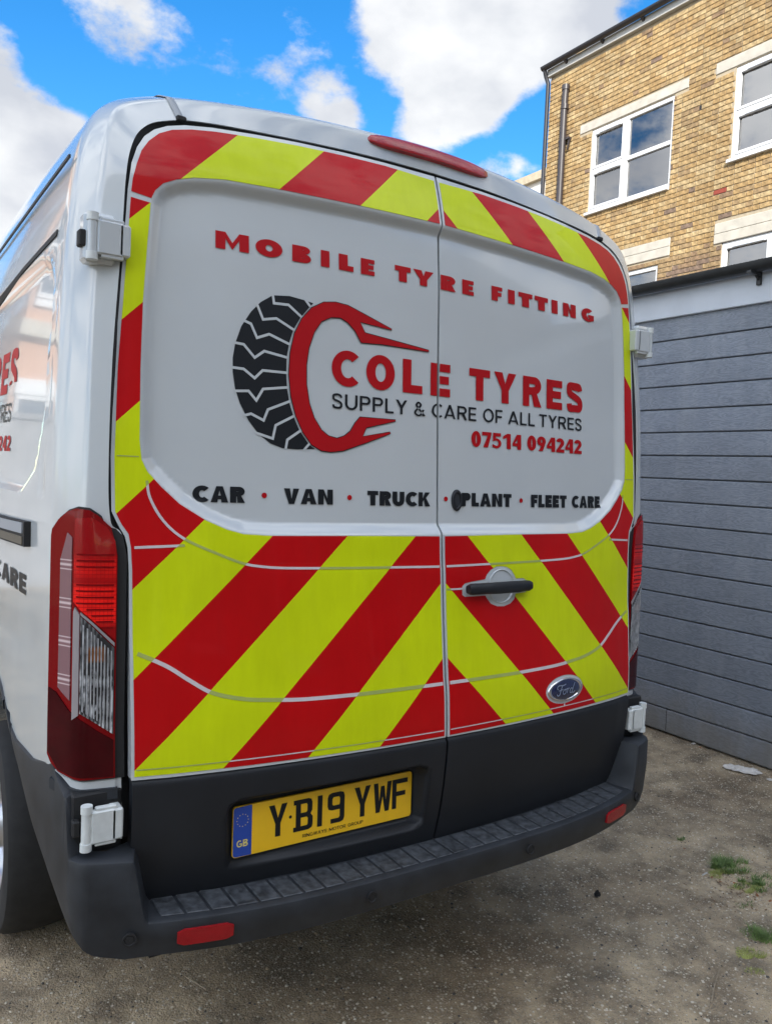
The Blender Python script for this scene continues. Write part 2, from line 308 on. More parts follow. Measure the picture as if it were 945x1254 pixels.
# ------------------------------------------------------------------ VAN rear surface  y = S(x, z)
BZ = np.array([.50, .55, .60, .68, .75, .82, .88, .98, 1.108, 1.239, 1.328, 1.406, 1.6, 1.85, 2.1, 2.27, 2.35, 2.43, 2.5])
BY = np.array([-.005, -.02, -.036, -.055, -.065, -.072, -.074, -.066, -.048, -.031, -.022, -.014, .000, .018, .032, .050, .072, .100, .13])
_zf = np.linspace(.45, 2.6, 860); _bf = np.interp(_zf, BZ, BY); _k = np.exp(-.5*(np.arange(-24, 25)/9.)**2); _k /= _k.sum()
_bf = np.convolve(np.pad(_bf, 24, 'edge'), _k, 'valid')
CR1 = np.array([(-.01, 1.342), (.16, 1.344), (.31, 1.346), (.46, 1.349), (.5265, 1.354), (.575, 1.363), (.635, 1.386), (.71, 1.420), (.756, 1.460), (.785, 1.511), (.792, 1.55)])
CR2 = np.array([(-.01, 1.029), (.27, 1.029), (.42, 1.032), (.50, 1.038), (.57, 1.046), (.645, 1.066), (.70, 1.10), (.754, 1.137), (.84, 1.178)])
LIPH = [(0, 2.2785), (.27, 2.273), (.49, 2.267), (.62, 2.262), (.69, 2.252), (.73, 2.240), (.76, 2.225), (.778, 2.205), (.787, 2.18), (.795, 2.08), (.803, 1.95), (.807, 1.8), (.808, 1.64), (.803, 1.597), (.79, 1.57), (.76, 1.537), (.72, 1.500), (.66, 1.463), (.61, 1.442), (.57, 1.4315), (.50, 1.4275), (.25, 1.427), (0, 1.427)]
LIP = np.array(LIPH+[(-a, b) for a, b in LIPH[-2:0:-1]])
def sdist(x, z, poly):
    """signed distance, positive inside"""
    x = np.asarray(x, float); z = np.asarray(z, float); P = poly; Q = np.roll(P, -1, 0)
    d = np.full(x.shape, 1e9); ins = np.zeros(x.shape, bool)
    for (ax, az), (bx, bz) in zip(P, Q):
        ex, ez = bx-ax, bz-az; t = np.clip(((x-ax)*ex+(z-az)*ez)/(ex*ex+ez*ez+1e-12), 0, 1)
        d = np.minimum(d, (x-ax-t*ex)**2+(z-az-t*ez)**2)
        c = ((az > z) != (bz > z)); xi = ax+(z-az)/(bz-az+1e-15)*ex; ins ^= c & (x < xi)
    return np.where(ins, 1, -1)*np.sqrt(d)
def sstep(t): t = np.clip(t, 0, 1); return t*t*(3-2*t)
def S(x, z, recess=True):
    x = np.asarray(x, float); z = np.asarray(z, float)
    b = np.interp(z, _zf, _bf); a = np.interp(z, [.6, .885, 1.4, 2.1, 2.4], [.075, .075, .056, .062, .062]); q = (x/.83)**2
    y = b+a*(.8*q+.2*q*q)
    ax = np.abs(x)
    y = y-.002*sstep((np.interp(ax, CR2[:, 0], CR2[:, 1])+.022-z)/.044)
    y = y-.0018*sstep((np.interp(ax, CR1[:, 0], CR1[:, 1])+.018-z)/.036)*(1-sstep((ax-.74)/.05))
    if recess:
        d = sdist(x, z, LIP); y = y+.022*sstep((d+.001)/.034)
    return y
def SN(x, z, recess=True, e=.0015):
    x = np.asarray(x, float); z = np.asarray(z, float)
    gx = (S(x+e, z, recess)-S(x-e, z, recess))/(2*e); gz = (S(x, z+e, recess)-S(x, z-e, recess))/(2*e)
    n = np.stack([gx, -np.ones_like(gx), gz], -1); return n/np.linalg.norm(n, axis=-1, keepdims=True)
def clip_half(P, ax, val, sign):
    out = []; n = len(P)
    for i in range(n):
        a = P[i]; b = P[(i+1) % n]; da = (a[ax]-val)*sign; db = (b[ax]-val)*sign
        if da >= 0: out.append(a)
        if da*db < 0:
            t = da/(da-db); out.append((a[0]+(b[0]-a[0])*t, a[1]+(b[1]-a[1])*t))
    return out
def sheet(name, polys, m, parent, off, cell=.04, recess=True, xlo=-9, xhi=9):
    """lay flat outlines (polygons with holes, in x,z) on the curved rear surface"""
    V = []; Fc = []; key = {}
    def vid(p):
        k = (round(p[0], 5), round(p[1], 5))
        if k not in key: key[k] = len(V); V.append(k)
        return key[k]
    for outer, holes in polys:
        allp = list(outer)+[q for h_ in holes for q in h_]
        tr = tessellate_polygon([[Vector((p[0], p[1], 0)) for p in lp] for lp in [outer]+list(holes)])
        for t in tr:
            P = clip_half(clip_half([allp[i] for i in t], 0, xlo, 1), 0, xhi, -1)
            if len(P) < 3: continue
            x0 = min(p[0] for p in P); x1 = max(p[0] for p in P)
            i = math.floor(x0/cell)
            while i*cell < x1:
                Q = clip_half(clip_half(P, 0, i*cell, 1), 0, (i+1)*cell, -1); i += 1
                if len(Q) < 3: continue
                z0 = min(p[1] for p in Q); z1 = max(p[1] for p in Q); j = math.floor(z0/cell)
                while j*cell < z1:
                    W_ = clip_half(clip_half(Q, 1, j*cell, 1), 1, (j+1)*cell, -1); j += 1
                    if len(W_) < 3: continue
                    a = .5*sum(W_[k][0]*W_[(k+1) % len(W_)][1]-W_[(k+1) % len(W_)][0]*W_[k][1] for k in range(len(W_)))
                    if abs(a) < 1e-9: continue
                    if a < 0: W_ = W_[::-1]
                    ids = []
                    for p in W_:
                        k = vid(p)
                        if not ids or ids[-1] != k: ids.append(k)
                    if len(ids) > 2 and ids[0] == ids[-1]: ids.pop()
                    if len(set(ids)) == len(ids) and len(ids) > 2: Fc.append(ids)
    A = np.array(V); y = S(A[:, 0], A[:, 1], recess); nn = SN(A[:, 0], A[:, 1], recess)
    P3 = np.c_[A[:, 0], y, A[:, 1]]+nn*off
    return mesh_obj(name, P3, Fc, m, parent, normals=nn)
van = thing('van', 'white delivery van seen from behind with red and yellow chevron rear doors', 'van')
# ---- doors
XDZ = np.array([(.572, .780), (.60, .803), (.7, .818), (.885, .822), (1.35, .829), (1.40, .832), (1.425, .838), (1.45, .852), (1.48, .866), (1.6, .868), (1.8, .862), (1.95, .852), (2.1, .843), (2.2, .836), (2.26, .828), (2.30, .815), (2.33, .798), (2.352, .775), (2.368, .745), (2.38, .705), (2.39, .64), (2.40, .53), (2.408, .42), (2.414, .30), (2.418, .17), (2.420, .008)])
def xd(z): return np.interp(z, XDZ[:, 0], XDZ[:, 1])
SEAM = .0035
def door_skin(sg, z0, z1, name, m, parent, off=0., extra=None, umin=SEAM, inset=0., rim=.03):
    zs = sorted(set(np.round(np.r_[np.arange(z0, z1, .009), z1, [z for z in XDZ[:, 0] if z0 < z < z1], np.arange(max(z0, 2.235), min(z1, 2.30), .004), np.arange(max(z0, 1.39), min(z1, 1.44), .004)], 5)))
    us = sorted(set(np.round(np.r_[np.linspace(0, 1, 80), np.linspace(.90, .975, 22), [.005, .99]], 5)))
    Z, U = np.meshgrid(zs, us, indexing='ij'); X = umin+(xd(Z)-inset-umin)*U
    Y = S(X, Z)+off; 
    if extra: Y = Y+extra(X*sg, Z)
    e = .0015
    def yy(x, z): return S(x, z)+off+(extra(x*sg, z) if extra else 0)
    gx = (yy(X+e, Z)-yy(X-e, Z))/(2*e); gz = (yy(X, Z+e)-yy(X, Z-e))/(2*e)
    nn = np.stack([gx*sg, -np.ones_like(gx), gz], -1); nn /= np.linalg.norm(nn, axis=-1, keepdims=True)
    nz, nu = len(zs), len(us); V = np.stack([X*sg, Y, Z], -1).reshape(-1, 3); Nn = nn.reshape(-1, 3)
    Fc = []
    for i in range(nz-1):
        for j in range(nu-1):
            a = i*nu+j; q = (a, a+1, a+nu+1, a+nu); Fc.append(q if sg > 0 else q[::-1])
    # turned-in rim
    loop = [i*nu for i in range(nz)][::-1]+[j for j in range(1, nu)]+[i*nu+nu-1 for i in range(1, nz)]
    k = len(V); b = len(loop); cen = np.array([.42*sg, 0, (z0+z1)/2])
    V1 = V[loop].copy(); V1[:, 1] += .004; V1[:, 0] += np.where(np.abs(V1[:, 0]) < .02, 0, -.002*sg); V2 = V1.copy(); V2[:, 1] += rim
    base = V[loop].copy(); V = np.r_[V, base, V1, V2]
    on = []
    for q in range(b):
        p = base[q]; d = np.array([-1*sg, 0, 0]) if abs(p[0]) < .01 else np.array([sg*.98, .1, .1]); on.append(d/np.linalg.norm(d))
    Nn = np.r_[Nn, on, on, on]
    for q in range(b-1):
        for lay in range(2):
            a = k+lay*b+q; c = (a, a+1, a+1+b, a+b); Fc.append(c[::-1] if sg > 0 else c)
    return mesh_obj(name, V, Fc, m, parent, normals=Nn)
ZC = .885
def circ(cx, cz, rx, rz, n=36): return [(cx+rx*math.cos(2*math.pi*k/n), cz+rz*math.sin(2*math.pi*k/n)) for k in range(n)]
HANDLE_OUT = [(.066, 1.262), (.066, 1.285), (.075, 1.293), (.10, 1.297), (.150, 1.302), (.157, 1.315), (.172, 1.328), (.193, 1.336), (.213, 1.337), (.234, 1.334), (.252, 1.325), (.264, 1.310), (.270, 1.299), (.300, 1.299), (.318, 1.290), (.319, 1.266), (.308, 1.258), (.268, 1.256), (.262, 1.240), (.245, 1.228), (.220, 1.222), (.195, 1.223), (.170, 1.232), (.157, 1.246), (.150, 1.256), (.075, 1.256)]
def vinyl_polys(sg):
    inn = .009; ed = .0075
    zs_edge = [z for z in XDZ[:, 0] if .90 < z < 2.40]
    out = []
    e = lambda z: float(xd(z))-ed-(.004 if z > 2.3 else 0)
    # top band with the corner
    lip = [(a, b) for a, b in LIPH if b > 2.19 and a > .012]
    top = [(inn, 2.405)]+[(a, b) for a, b in ((.17, 2.408), (.30, 2.404), (.42, 2.398), (.53, 2.390), (.63, 2.381), (.69, 2.372), (.735, 2.360), (.765, 2.344), (.789, 2.320), (.806, 2.293), (.817, 2.26), (.8255, 2.225), (.829, 2.195))]
    P = top+[(.786, 2.187)]+[(a, b+.001) for a, b in lip[::-1]]+[(inn, 2.279)]
    out.append((P, []))
    # side band running down into the lower field
    side = [(e(z), z) for z in (2.182, 2.1, 1.95, 1.8, 1.6, 1.48)]+[(.845, 1.452), (.830, 1.43), (.825, 1.40), (.822, 1.35), (.8155, .893)]
    bot = [(inn, .8895)]
    lipd = [(.808, 1.64), (.807, 1.8), (.803, 1.95), (.795, 2.08), (.7875, 2.176)]
    low = [(a+.0005, b-.0005) for a, b in LIPH[::-1] if b < 1.61 and a > .015]
    holes = []
    if sg > 0: holes = [HANDLE_OUT, circ(.4665, .957, .086, .0425)]
    P = side+bot+[(inn, 1.424)]+low+lipd
    out.append((P, holes))
    return out
ledg = [(.38, 2.30)]
def handle_dent(x, z): return 0*x
doors = {}
for sg in (-1, 1):
    d = door_skin(sg, ZC, 2.42, 'rear_door', M['white'], van); doors[sg] = d
    vp = vinyl_polys(sg)
    vp = [([(a*sg, b) for a, b in o], [[(a*sg, b) for a, b in q] for q in hs_]) for o, hs_ in vp]
    sheet('chevron_vinyl', vp, M['vinyl'], d, .0011, cell=.012)
    gl = []
    c1 = [tuple(p) for p in catmull(CR1[1:], 5)]; c1 = [(.012, 1.342)]+c1
    c2 = [(.012, 1.029)]+[tuple(p) for p in catmull(CR2[1:], 5) if p[0] < .818]
    gl.append((stroke(c1, .006), [])); gl.append((stroke(c2, .009), []))
    gl.append((stroke([(.709, 1.405), (.818, 1.400)], .006), []))
    gl.append((stroke([(.012, .9045), (.812, .908)], .0028), []))
    gl.append((stroke([(.809, 1.603), (.856, 1.603)], .0022), []))
    if sg > 0: gl.append((stroke([(.012, 1.279), (.068, 1.279)], .005), [])); gl.append((stroke([(.463, .9145), (.463, .905)], .006), []))
    sheet('vinyl_joint', [([(a*sg, b) for a, b in o], []) for o, _ in gl], M['gapline'], d, .0021, cell=.012)
# ---- cladding below the doors
PR = np.array([(-.600, .640), (-.612, .770), (-.605, .800), (-.58, .812), (-.08, .818), (-.055, .806), (-.048, .78), (-.048, .655), (-.06, .640), (-.09, .636), (-.57, .632)])
def clad_extra(x, z):
    d = sdist(x, z, PR); w_ = sstep((d+.002)/.022)
    return -.004+.010*sstep((z-.872)/.012)+w_*(-.012-S(x, z)+.004)
def clad_extra_r(x, z): return -.004+.010*sstep((z-.872)/.012)+0*x
for sg in (-1, 1):
    door_skin(sg, .575, .8835, 'lower_cladding', M['black'], doors[sg], extra=clad_extra if sg < 0 else clad_extra_r, inset=.002)
# ---- lettering
WORDS = []; MW = {}
mob = [('M', -.6349, -.5538), ('O', -.5376, -.4687), ('B', -.443, -.3925), ('I', -.3656, -.3451), ('L', -.315, -.2725), ('E', -.2508, -.2098), ('T', -.147, -.0959), ('Y', -.0880, -.0196), ('R', .0019, .0573), ('E', .0808, .1229), ('F', .1912, .2331), ('I', .256, .2795), ('T', .299, .3587), ('T', .369, .4278), ('I', .4444, .4680), ('N', .4982, .5604), ('G', .5893, .6542)]
for ci, (c, a, b) in enumerate(mob):
    RED = MW.setdefault('MOBILE' if ci < 6 else 'TYRE' if ci < 10 else 'FITTING', [])
    wn = {'M': 1.3, 'O': 1.08, 'I': .34}.get(c, WID.get(c, .7)); k = (b-a)/(wn); H = .0415
    for o, hs_ in glyph(c, wn, .40 if c != 'M' else .38, .27 if c in 'EFBR' else .33):
        zb = 2.1035+.004*max(0, a); RED.append(([(a+p[0]*k, zb+p[1]*H) for p in o], [[(a+p[0]*k, zb+p[1]*H) for p in q] for q in hs_]))
for ci, (c, a, b) in enumerate([('C', -.3321, -.2542), ('O', -.2315, -.1437), ('L', -.1181, -.0539), ('E', -.0264, .0415), ('T', .110, .1884), ('Y', .2044, .2931), ('R', .3216, .4020), ('E', .425, .497), ('S', .516, .6005)]):
    RED = MW.setdefault('COLE' if ci < 4 else 'TYRES', [])
    wn = {'C': .9, 'O': .98, 'L': .72, 'E': .78, 'T': .86, 'Y': .98, 'R': .92, 'S': .88}[c]; k = (b-a)/wn; H = .090
    for o, hs_ in glyph(c, wn, .31, .245):
        zb = 1.8085+.003*max(0, a); RED.append(([(a+p[0]*k, zb+p[1]*H) for p in o], [[(a+p[0]*k, zb+p[1]*H) for p in q] for q in hs_]))
for t_, a, b in (('SUPPLY', -.3304, -.1033), ('&', -.0806, -.0456), ('CARE', -.0216, .1369), ('OF', .1629, .238), ('ALL', .261, .3729), ('TYRES', .3922, .5937)):
    WORDS.append((t_, text_polys(t_, a, b, 1.7488+.006*max(0, a), .0385, .165, .14, sp=.15, wf=.92), M['blacktext']))
for t_, a, b in (('07514', .1191, .3152), ('094242', .3407, .5937)):
    WORDS.append((t_, text_polys(t_, a, b, 1.676+.005*(a-.1), .0445, .27, .23, sp=.07), M['redtext']))
for t_, a, b in (('CAR', -.6843, -.5591), ('VAN', -.4602, -.3268), ('TRUCK', -.2261, -.0256), ('PLANT', .084, .2753), ('FLEET', .3574, .5192), ('CARE', .5446, .6885)):
    WORDS.append((t_, text_polys(t_, a, b, 1.504+.002*(a > 0), .038, .37, .29, sp=.10), M['blacktext']))
for cx, cz in ((-.5109, 1.5232), (-.279, 1.5232), (.028, 1.5255), (.3157, 1.5256)): WORDS.append(('dot', [(circ(cx, cz, .0068, .0068, 20), [])], M['redtext']))
for k_, q_ in MW.items(): WORDS.append((k_, q_, M['redtext']))
COUT = [(-.156, 1.9724), (-.2307, 1.9965), (-.2881, 2.0152), (-.3229, 2.0182), (-.3569, 2.0132), (-.3901, 1.9946), (-.4159, 1.9639), (-.4348, 1.9255), (-.4457, 1.8765), (-.4484, 1.8225), (-.443, 1.7693), (-.4299, 1.7225), (-.4102, 1.6819), (-.387, 1.6531), (-.3602, 1.6394), (-.3331, 1.6377), (-.2986, 1.6425), (-.2274, 1.6682), (-.157, 1.6950), (-.159, 1.6985), (-.242, 1.6818), (-.2313, 1.7058), (-.1419, 1.7290), (-.1419, 1.7323), (-.2495, 1.7315), (-.2637, 1.7161), (-.2778, 1.6933), (-.2953, 1.6798), (-.3161, 1.6724), (-.3401, 1.6771), (-.3605, 1.6911), (-.3807, 1.7201), (-.3942, 1.7553), (-.4023, 1.8029), (-.4026, 1.8512), (-.3966, 1.8941), (-.3826, 1.935), (-.363, 1.9649), (-.3361, 1.9789), (-.3086, 1.9814), (-.2875, 1.9719), (-.266, 1.953), (-.2477, 1.9253), (-.1854, 1.9285), (-.0346, 1.9265), (-.0347, 1.9305), (-.1091, 1.9378), (-.2373, 1.9517), (-.2521, 1.9779), (-.157, 1.9700)]
TREAD = [(-.4928, 2.0115), (-.4488, 2.0161), (-.41, 2.0116), (-.3849, 2.0074), (-.3934, 1.9983), (-.4192, 1.9665), (-.4381, 1.9341), (-.4486, 1.9), (-.4545, 1.8636), (-.4554, 1.8218), (-.4527, 1.7863), (-.4461, 1.7511), (-.4363, 1.722), (-.42, 1.6872), (-.3936, 1.6527), (-.377, 1.6427), (-.4262, 1.6389), (-.4646, 1.6399), (-.4959, 1.65), (-.5268, 1.6716), (-.5512, 1.702), (-.5723, 1.741), (-.5843, 1.7747), (-.5904, 1.8144), (-.5906, 1.849), (-.5851, 1.8841), (-.5708, 1.9262), (-.5473, 1.9641), (-.5234, 1.9907)]
GRV = [[(-.4928, 2.0135), (-.4895, 1.9925), (-.4517, 1.9937), (-.4140, 1.9665)], [(-.5345, 1.9885), (-.5168, 1.9494), (-.4828, 1.9562), (-.4350, 1.9330)], [(-.5652, 1.9409), (-.547, 1.935), (-.5315, 1.9031), (-.5009, 1.9156), (-.4452, 1.8962)], [(-.5871, 1.8853), (-.5643, 1.8836), (-.5369, 1.8547), (-.5128, 1.8731), (-.4525, 1.8636)], [(-.5926, 1.8258), (-.5638, 1.8246), (-.5366, 1.8051), (-.5166, 1.8258), (-.4532, 1.8261)], [(-.5875, 1.7699), (-.5516, 1.7729), (-.5321, 1.7518), (-.5152, 1.7808), (-.4504, 1.7906)], [(-.5664, 1.7120), (-.5452, 1.7187), (-.5135, 1.7047), (-.5026, 1.7319), (-.4438, 1.7575)], [(-.5331, 1.6733), (-.4898, 1.6621), (-.4825, 1.695), (-.434, 1.7215)], [(-.4563, 1.6376), (-.452, 1.6614), (-.4144, 1.6880)], [(-.4087, 1.6368), (-.3913, 1.6568)], [(-.4091, 2.0153), (-.3931, 1.9972)]]
def offset_poly(P, d):
    P = np.array(P); n = len(P); area = .5*sum(P[i][0]*P[(i+1) % n][1]-P[(i+1) % n][0]*P[i][1] for i in range(n)); s_ = 1 if area > 0 else -1; out = []
    for i in range(n):
        a = P[i]-P[i-1]; b = P[(i+1) % n]-P[i]; la = np.linalg.norm(a); lb = np.linalg.norm(b); a = a/max(la, 1e-9); b = b/max(lb, 1e-9)
        m_ = a+b
        if np.linalg.norm(m_) < .4: out.append(tuple(P[i]+a*d)); continue
        nrm = np.array([m_[1], -m_[0]])*s_; nrm /= np.linalg.norm(nrm); out.append(tuple(P[i]+nrm*d))
    return out
for word, polys, mm in WORDS:
    xs = [p[0] for o, _ in polys for p in o]
    for sg in (-1, 1):
        if (sg < 0 and min(xs) > -.004) or (sg > 0 and max(xs) < .004): continue
        o = sheet('lettering', polys, mm, doors[sg], .0020, xlo=-9 if sg < 0 else .0045, xhi=-.0045 if sg < 0 else 9)
        o['label'] = ('red dot' if word == 'dot' else ('red' if mm is M['redtext'] else 'black')+' word '+word)
o = sheet('tyre_tread_logo', [(TREAD, [])], M['blacktext'], doors[-1], .0012); o['label'] = 'black tyre tread half of the logo'
sheet('tread_groove', [(stroke(g_, .0062), []) for g_ in GRV], M['white'], doors[-1], .0019)
sheet('logo_outline', [(offset_poly(COUT, .0022), [])], M['blacktext'], doors[-1], .0022)
o = sheet('letter_shaped_logo', [(COUT, [])], M['redtext'], doors[-1], .0028); o['label'] = 'red spanner-like C of the logo'
# ---- number plate
plate = thing('number_plate', None, None, (-.5885, 0, .6610)); plate.parent = van; plate['label'] = 'yellow rear number plate reading YB19 YWF'
PW, PH = .519, .127
PA = np.array([-.5860, -.0215, .6625]); PB = np.array([-.0710, -.0215, .6625])
px_ = (PB-PA); PW = np.linalg.norm(px_); px_ /= PW; pz_ = np.array([0, .03, .9995]); py_ = np.cross(pz_, px_)
PH = .122
def PP(x, z, o): q = PA+px_*x+pz_*z-py_*o-np.array(plate.location); return tuple(q)
# make sure the outward side faces -y
if (-py_)[1] > 0: py_ = -py_
def rrect(x0, z0, x1, z1, r, n=4): return arc(x1-r, z1-r, r, r, 0, 90, n)+arc(x0+r, z1-r, r, r, 90, 180, n)+arc(x0+r, z0+r, r, r, 180, 270, n)+arc(x1-r, z0+r, r, r, 270, 360, n)
MB().prism(rrect(0, 0, PW, PH, .008), lambda a, b: PP(a, b, -.002), lambda a, b: PP(a, b, .0035)).obj('backing', M['yplate'], plate)
BWX = .048
MB().prism([(BWX, .0008)]+[(BWX, PH-.0008)]+arc(.008, PH-.008-.0008, .0072, .0072, 90, 180, 4)+arc(.008, .008+.0008, .0072, .0072, 180, 270, 4), lambda a, b: PP(a, b, .003), lambda a, b: PP(a, b, .0042)).obj('blue_band', M['bplate'], plate)
cb = MB()
def flat(mb, polys, o):
    for outer, holes in polys:
        allp = list(outer)+[q for h_ in holes for q in h_]
        tr = tessellate_polygon([[Vector((p[0], p[1], 0)) for p in lp] for lp in [outer]+list(holes)])
        mb.add([PP(a, b, o) for a, b in allp], [tuple(t) for t in tr])
def CW(ch, W=1.):  # number plate characters: 50 x 79 stroke 14 (units of height 1)
    t = .175; w = .63
    r = lambda x0, y0, x1, y1: ([(x0, y0), (x1, y0), (x1, y1), (x0, y1)], [])
    if ch == 'Y': return [([(w/2-t/2, 0), (w/2+t/2, 0), (w/2+t/2, .40), (w, 1), (w-t*1.1, 1), (w/2, .58), (t*1.1, 1), (0, 1), (w/2-t/2, .40)], [])]
    if ch == 'B': return [([(-.05, 0), (w-.14, 0), (w-.02, .06), (w, .15), (w, .40), (w-.08, .5), (w-.02, .6), (w-.02, .86), (w-.06, .96), (w-.16, 1), (-.05, 1), (-.05, 1-t*.85), (.03, 1-t*.85), (.03, t*.85), (-.05, t*.85)], [[(.03+t, t*.85), (w-t-.03, t*.85), (w-t, .2), (w-t, .37), (w-t-.04, .42), (.03+t, .42)], [(.03+t, .42+t*.85), (w-t-.05, .42+t*.85), (w-t-.02, .62), (w-t-.02, .80), (w-t-.05, 1-t*.85), (.03+t, 1-t*.85)]])]
    if ch == '1': return [r(0, 0, t, 1)]
    if ch == '9': return [([(.12, 0), (w-.16, 0), (w-.04, .04), (w, .15), (w, .85), (w-.04, .96), (w-.16, 1), (.16, 1), (.04, .96), (0, .85), (0, .58), (.04, .47), (.16, .43), (w-t, .43), (w-t, .2), (w-t-.04, t*.85), (.12, t*.85)], [[(t, .62), (t+.04, .43+t*.85), (w-t-.02, .43+t*.85), (w-t, .64), (w-t, .79), (w-t-.04, 1-t*.85), (t+.04, 1-t*.85), (t, .79)]])]
    if ch == 'W': w = .72; return [([(.10, 0), (.10+t*.9, 0), (w/2, .52), (w-.10-t*.9, 0), (w-.10, 0), (w, 1), (w-t, 1), (w-t-.055, .38), (w/2+t*.42, .88), (w/2-t*.42, .88), (t+.055, .38), (t, 1), (0, 1)], [])]
    if ch == 'F': return [([(0, 0), (t, 0), (t, .42), (w*.86, .42), (w*.86, .42+t*.9), (t, .42+t*.9), (t, 1-t*.9), (w, 1-t*.9), (w, 1), (0, 1)], [])]
for c, x in (('Y', .092), ('B', .163), ('1', .226), ('9', .255), ('Y', .334), ('W', .393), ('F', .452)):
    H = .079; cb = MB(); flat(cb, [([(x+a*H, .029+b*H) for a, b in o], [[(x+a*H, .029+b*H) for a, b in q] for q in hs_]) for o, hs_ in CW(c)], .0042); cb.obj('character', M['blacktext'], plate)
cb = MB()
flat(cb, [(circ(.1505, .070, .0042, .0042, 12), [])], .0042)
flat(cb, [([(a, b) for a, b in o], hs_) for o, hs_ in text_polys('RINGWAYS MOTOR GROUP', .185, .362, .0105, .0085, .16, .13, sp=.10, wf=.9)], .0042)
cb.obj('small_print', M['blacktext'], plate)['kind'] = 'stuff'
gb = MB(); flat(gb, text_polys('GB', .0095, .0385, .0245, .0165, .22, .18, sp=.14), .0050)
for k in range(12):
    a = 2*math.pi*k/12; flat(gb, [(circ(.024+.0145*math.cos(a), .088+.0145*math.sin(a), .0013, .0013, 5), [])], .0050)
gb.obj('country_letters', M['ytext'], plate)
# ---- badge on the right door
bad = doors[1]
def on_rear(x, z, o, rec=False):
    y = float(S(x, z, rec)); n = SN(np.array(x), np.array(z), rec); return (x+n[0]*o, y+n[1]*o, z+n[2]*o)
def disc(name, cx, cz, rx, rz, prof, m, parent, n=40, rec=False):
    """prof: (scale, out) rings from rim to centre"""
    V = []; Fc = []
    for s_, o in prof:
        for k in range(n):
            a = 2*math.pi*k/n; V.append(on_rear(cx+rx*s_*math.cos(a), cz+rz*s_*math.sin(a), o, rec))
    for i in range(len(prof)-1):
        for k in range(n): Fc.append((i*n+k, i*n+(k+1) % n, (i+1)*n+(k+1) % n, (i+1)*n+k))
    Fc.append(tuple(range((len(prof)-1)*n, len(prof)*n)))
    mb = MB(); mb.add(V, Fc); return mb.obj(name, m, parent, smooth=True, angle=60)
badge = disc('badge', .4665, .957, .0785, .0345, [(1, .0), (1, .003), (.96, .006), (.88, .0065), (.84, .004)], M['chrome'], van); badge['label'] = 'blue oval maker badge with a silver rim'
disc('badge_face', .4665, .957, .0785, .0345, [(.85, .004), (.80, .0055), (.4, .0075), (.1, .008)], M['bluev'], badge)
scr = []
def sc_(P, t=.0032, n=5): scr.append((stroke([(.4665+a*.001, .957+b*.001) for a, b in [tuple(q) for q in catmull(P, n)]], t), []))
sc_([(-40, 4), (-44, 9), (-36, 15), (-16, 14), (-4, 17)]); sc_([(-20, 15), (-27, 2), (-34, -12), (-42, -14), (-46, -9)]); sc_([(-36, 0), (-26, 1), (-17, 3)], .0026)
sc_([(-12, 1), (-18, -5), (-16, -12), (-8, -11), (-5, -4), (-9, 1), (-12, 1)], .0028); sc_([(-8, 2), (-2, 1), (3, 3), (3, -2), (0, -11)], .0028); sc_([(3, -2), (8, 3), (12, 2)], .0026)
sc_([(27, 0), (20, 2), (14, -4), (15, -11), (21, -11), (26, -4)], .0028); sc_([(38, 17), (32, 8), (26, -5), (25, -11), (31, -12), (38, -7)], .003)
sheet('badge_script', scr, M['chrome'], badge, .0085, recess=False)
# ---- door handle and lock on the right door
hd = thing('door_handle', None, None, (.21, 0, 1.28)); hd.parent = van; hd['label'] = 'black pull handle over a white finger cup'
def hoff(p): return (p[0]-.21, p[1], p[2]-1.28)
def hdisc(name, cx, cz, rx, rz, prof, m, n=32):
    o = disc(name, cx, cz, rx, rz, prof, m, None, n); 
    for v in o.data.vertices: v.co = Vector(hoff(v.co))
    o.parent = hd; return o
hdisc('finger_cup', .211, 1.280, .0500, .0490, [(1.0, .002), (1.0, .003), (.96, .004), (.86, -.004), (.6, -.014), (.2, -.018)], M['white'])
bar = MB(); xs = np.linspace(.073, .3115, 24); prev = None; ring = []
for i, x in enumerate(xs):
    t = i/23; e = math.sin(math.pi*min(max(t, 0), 1)); hz = .0158+.004*sstep((.16-abs(x-.21)*2.)/.1)*.3; cz = 1.2770+.0012*t
    if t < .04 or t > .96: hz *= .72
    out = .030+.006*e; back = .008 if (x < .15 or x > .27) else .020
    P = []
    for k in range(10):
        a = 2*math.pi*k/10; zz = cz+hz*math.copysign(abs(math.sin(a))**.6, math.sin(a)); oo = (out+back)/2+(out-back)/2*math.copysign(abs(math.cos(a))**.6, math.cos(a)); P.append(hoff(on_rear(x, zz, oo)))
    ring.append(P)
V = [p for r_ in ring for p in r_]; Fc = [(i*10+k, i*10+(k+1) % 10, (i+1)*10+(k+1) % 10, (i+1)*10+k) for i in range(23) for k in range(10)]+[tuple(range(10)), tuple(range(230, 240))]
MB().add(V, Fc).obj('grip', M['black'], hd, smooth=True, angle=50)
lk = disc('door_lock', .0665, 1.5225, .0185, .0300, [(1, .0), (1, .004), (.9, .007), (.70, .007), (.62, .003), (.3, .0022)], M['black'], van, rec=True); lk['label'] = 'small black oval door lock'
sheet('keyhole_cover', [(circ(.0665, 1.5225, .010, .018, 24), [])], M['grey'], lk, .0045)
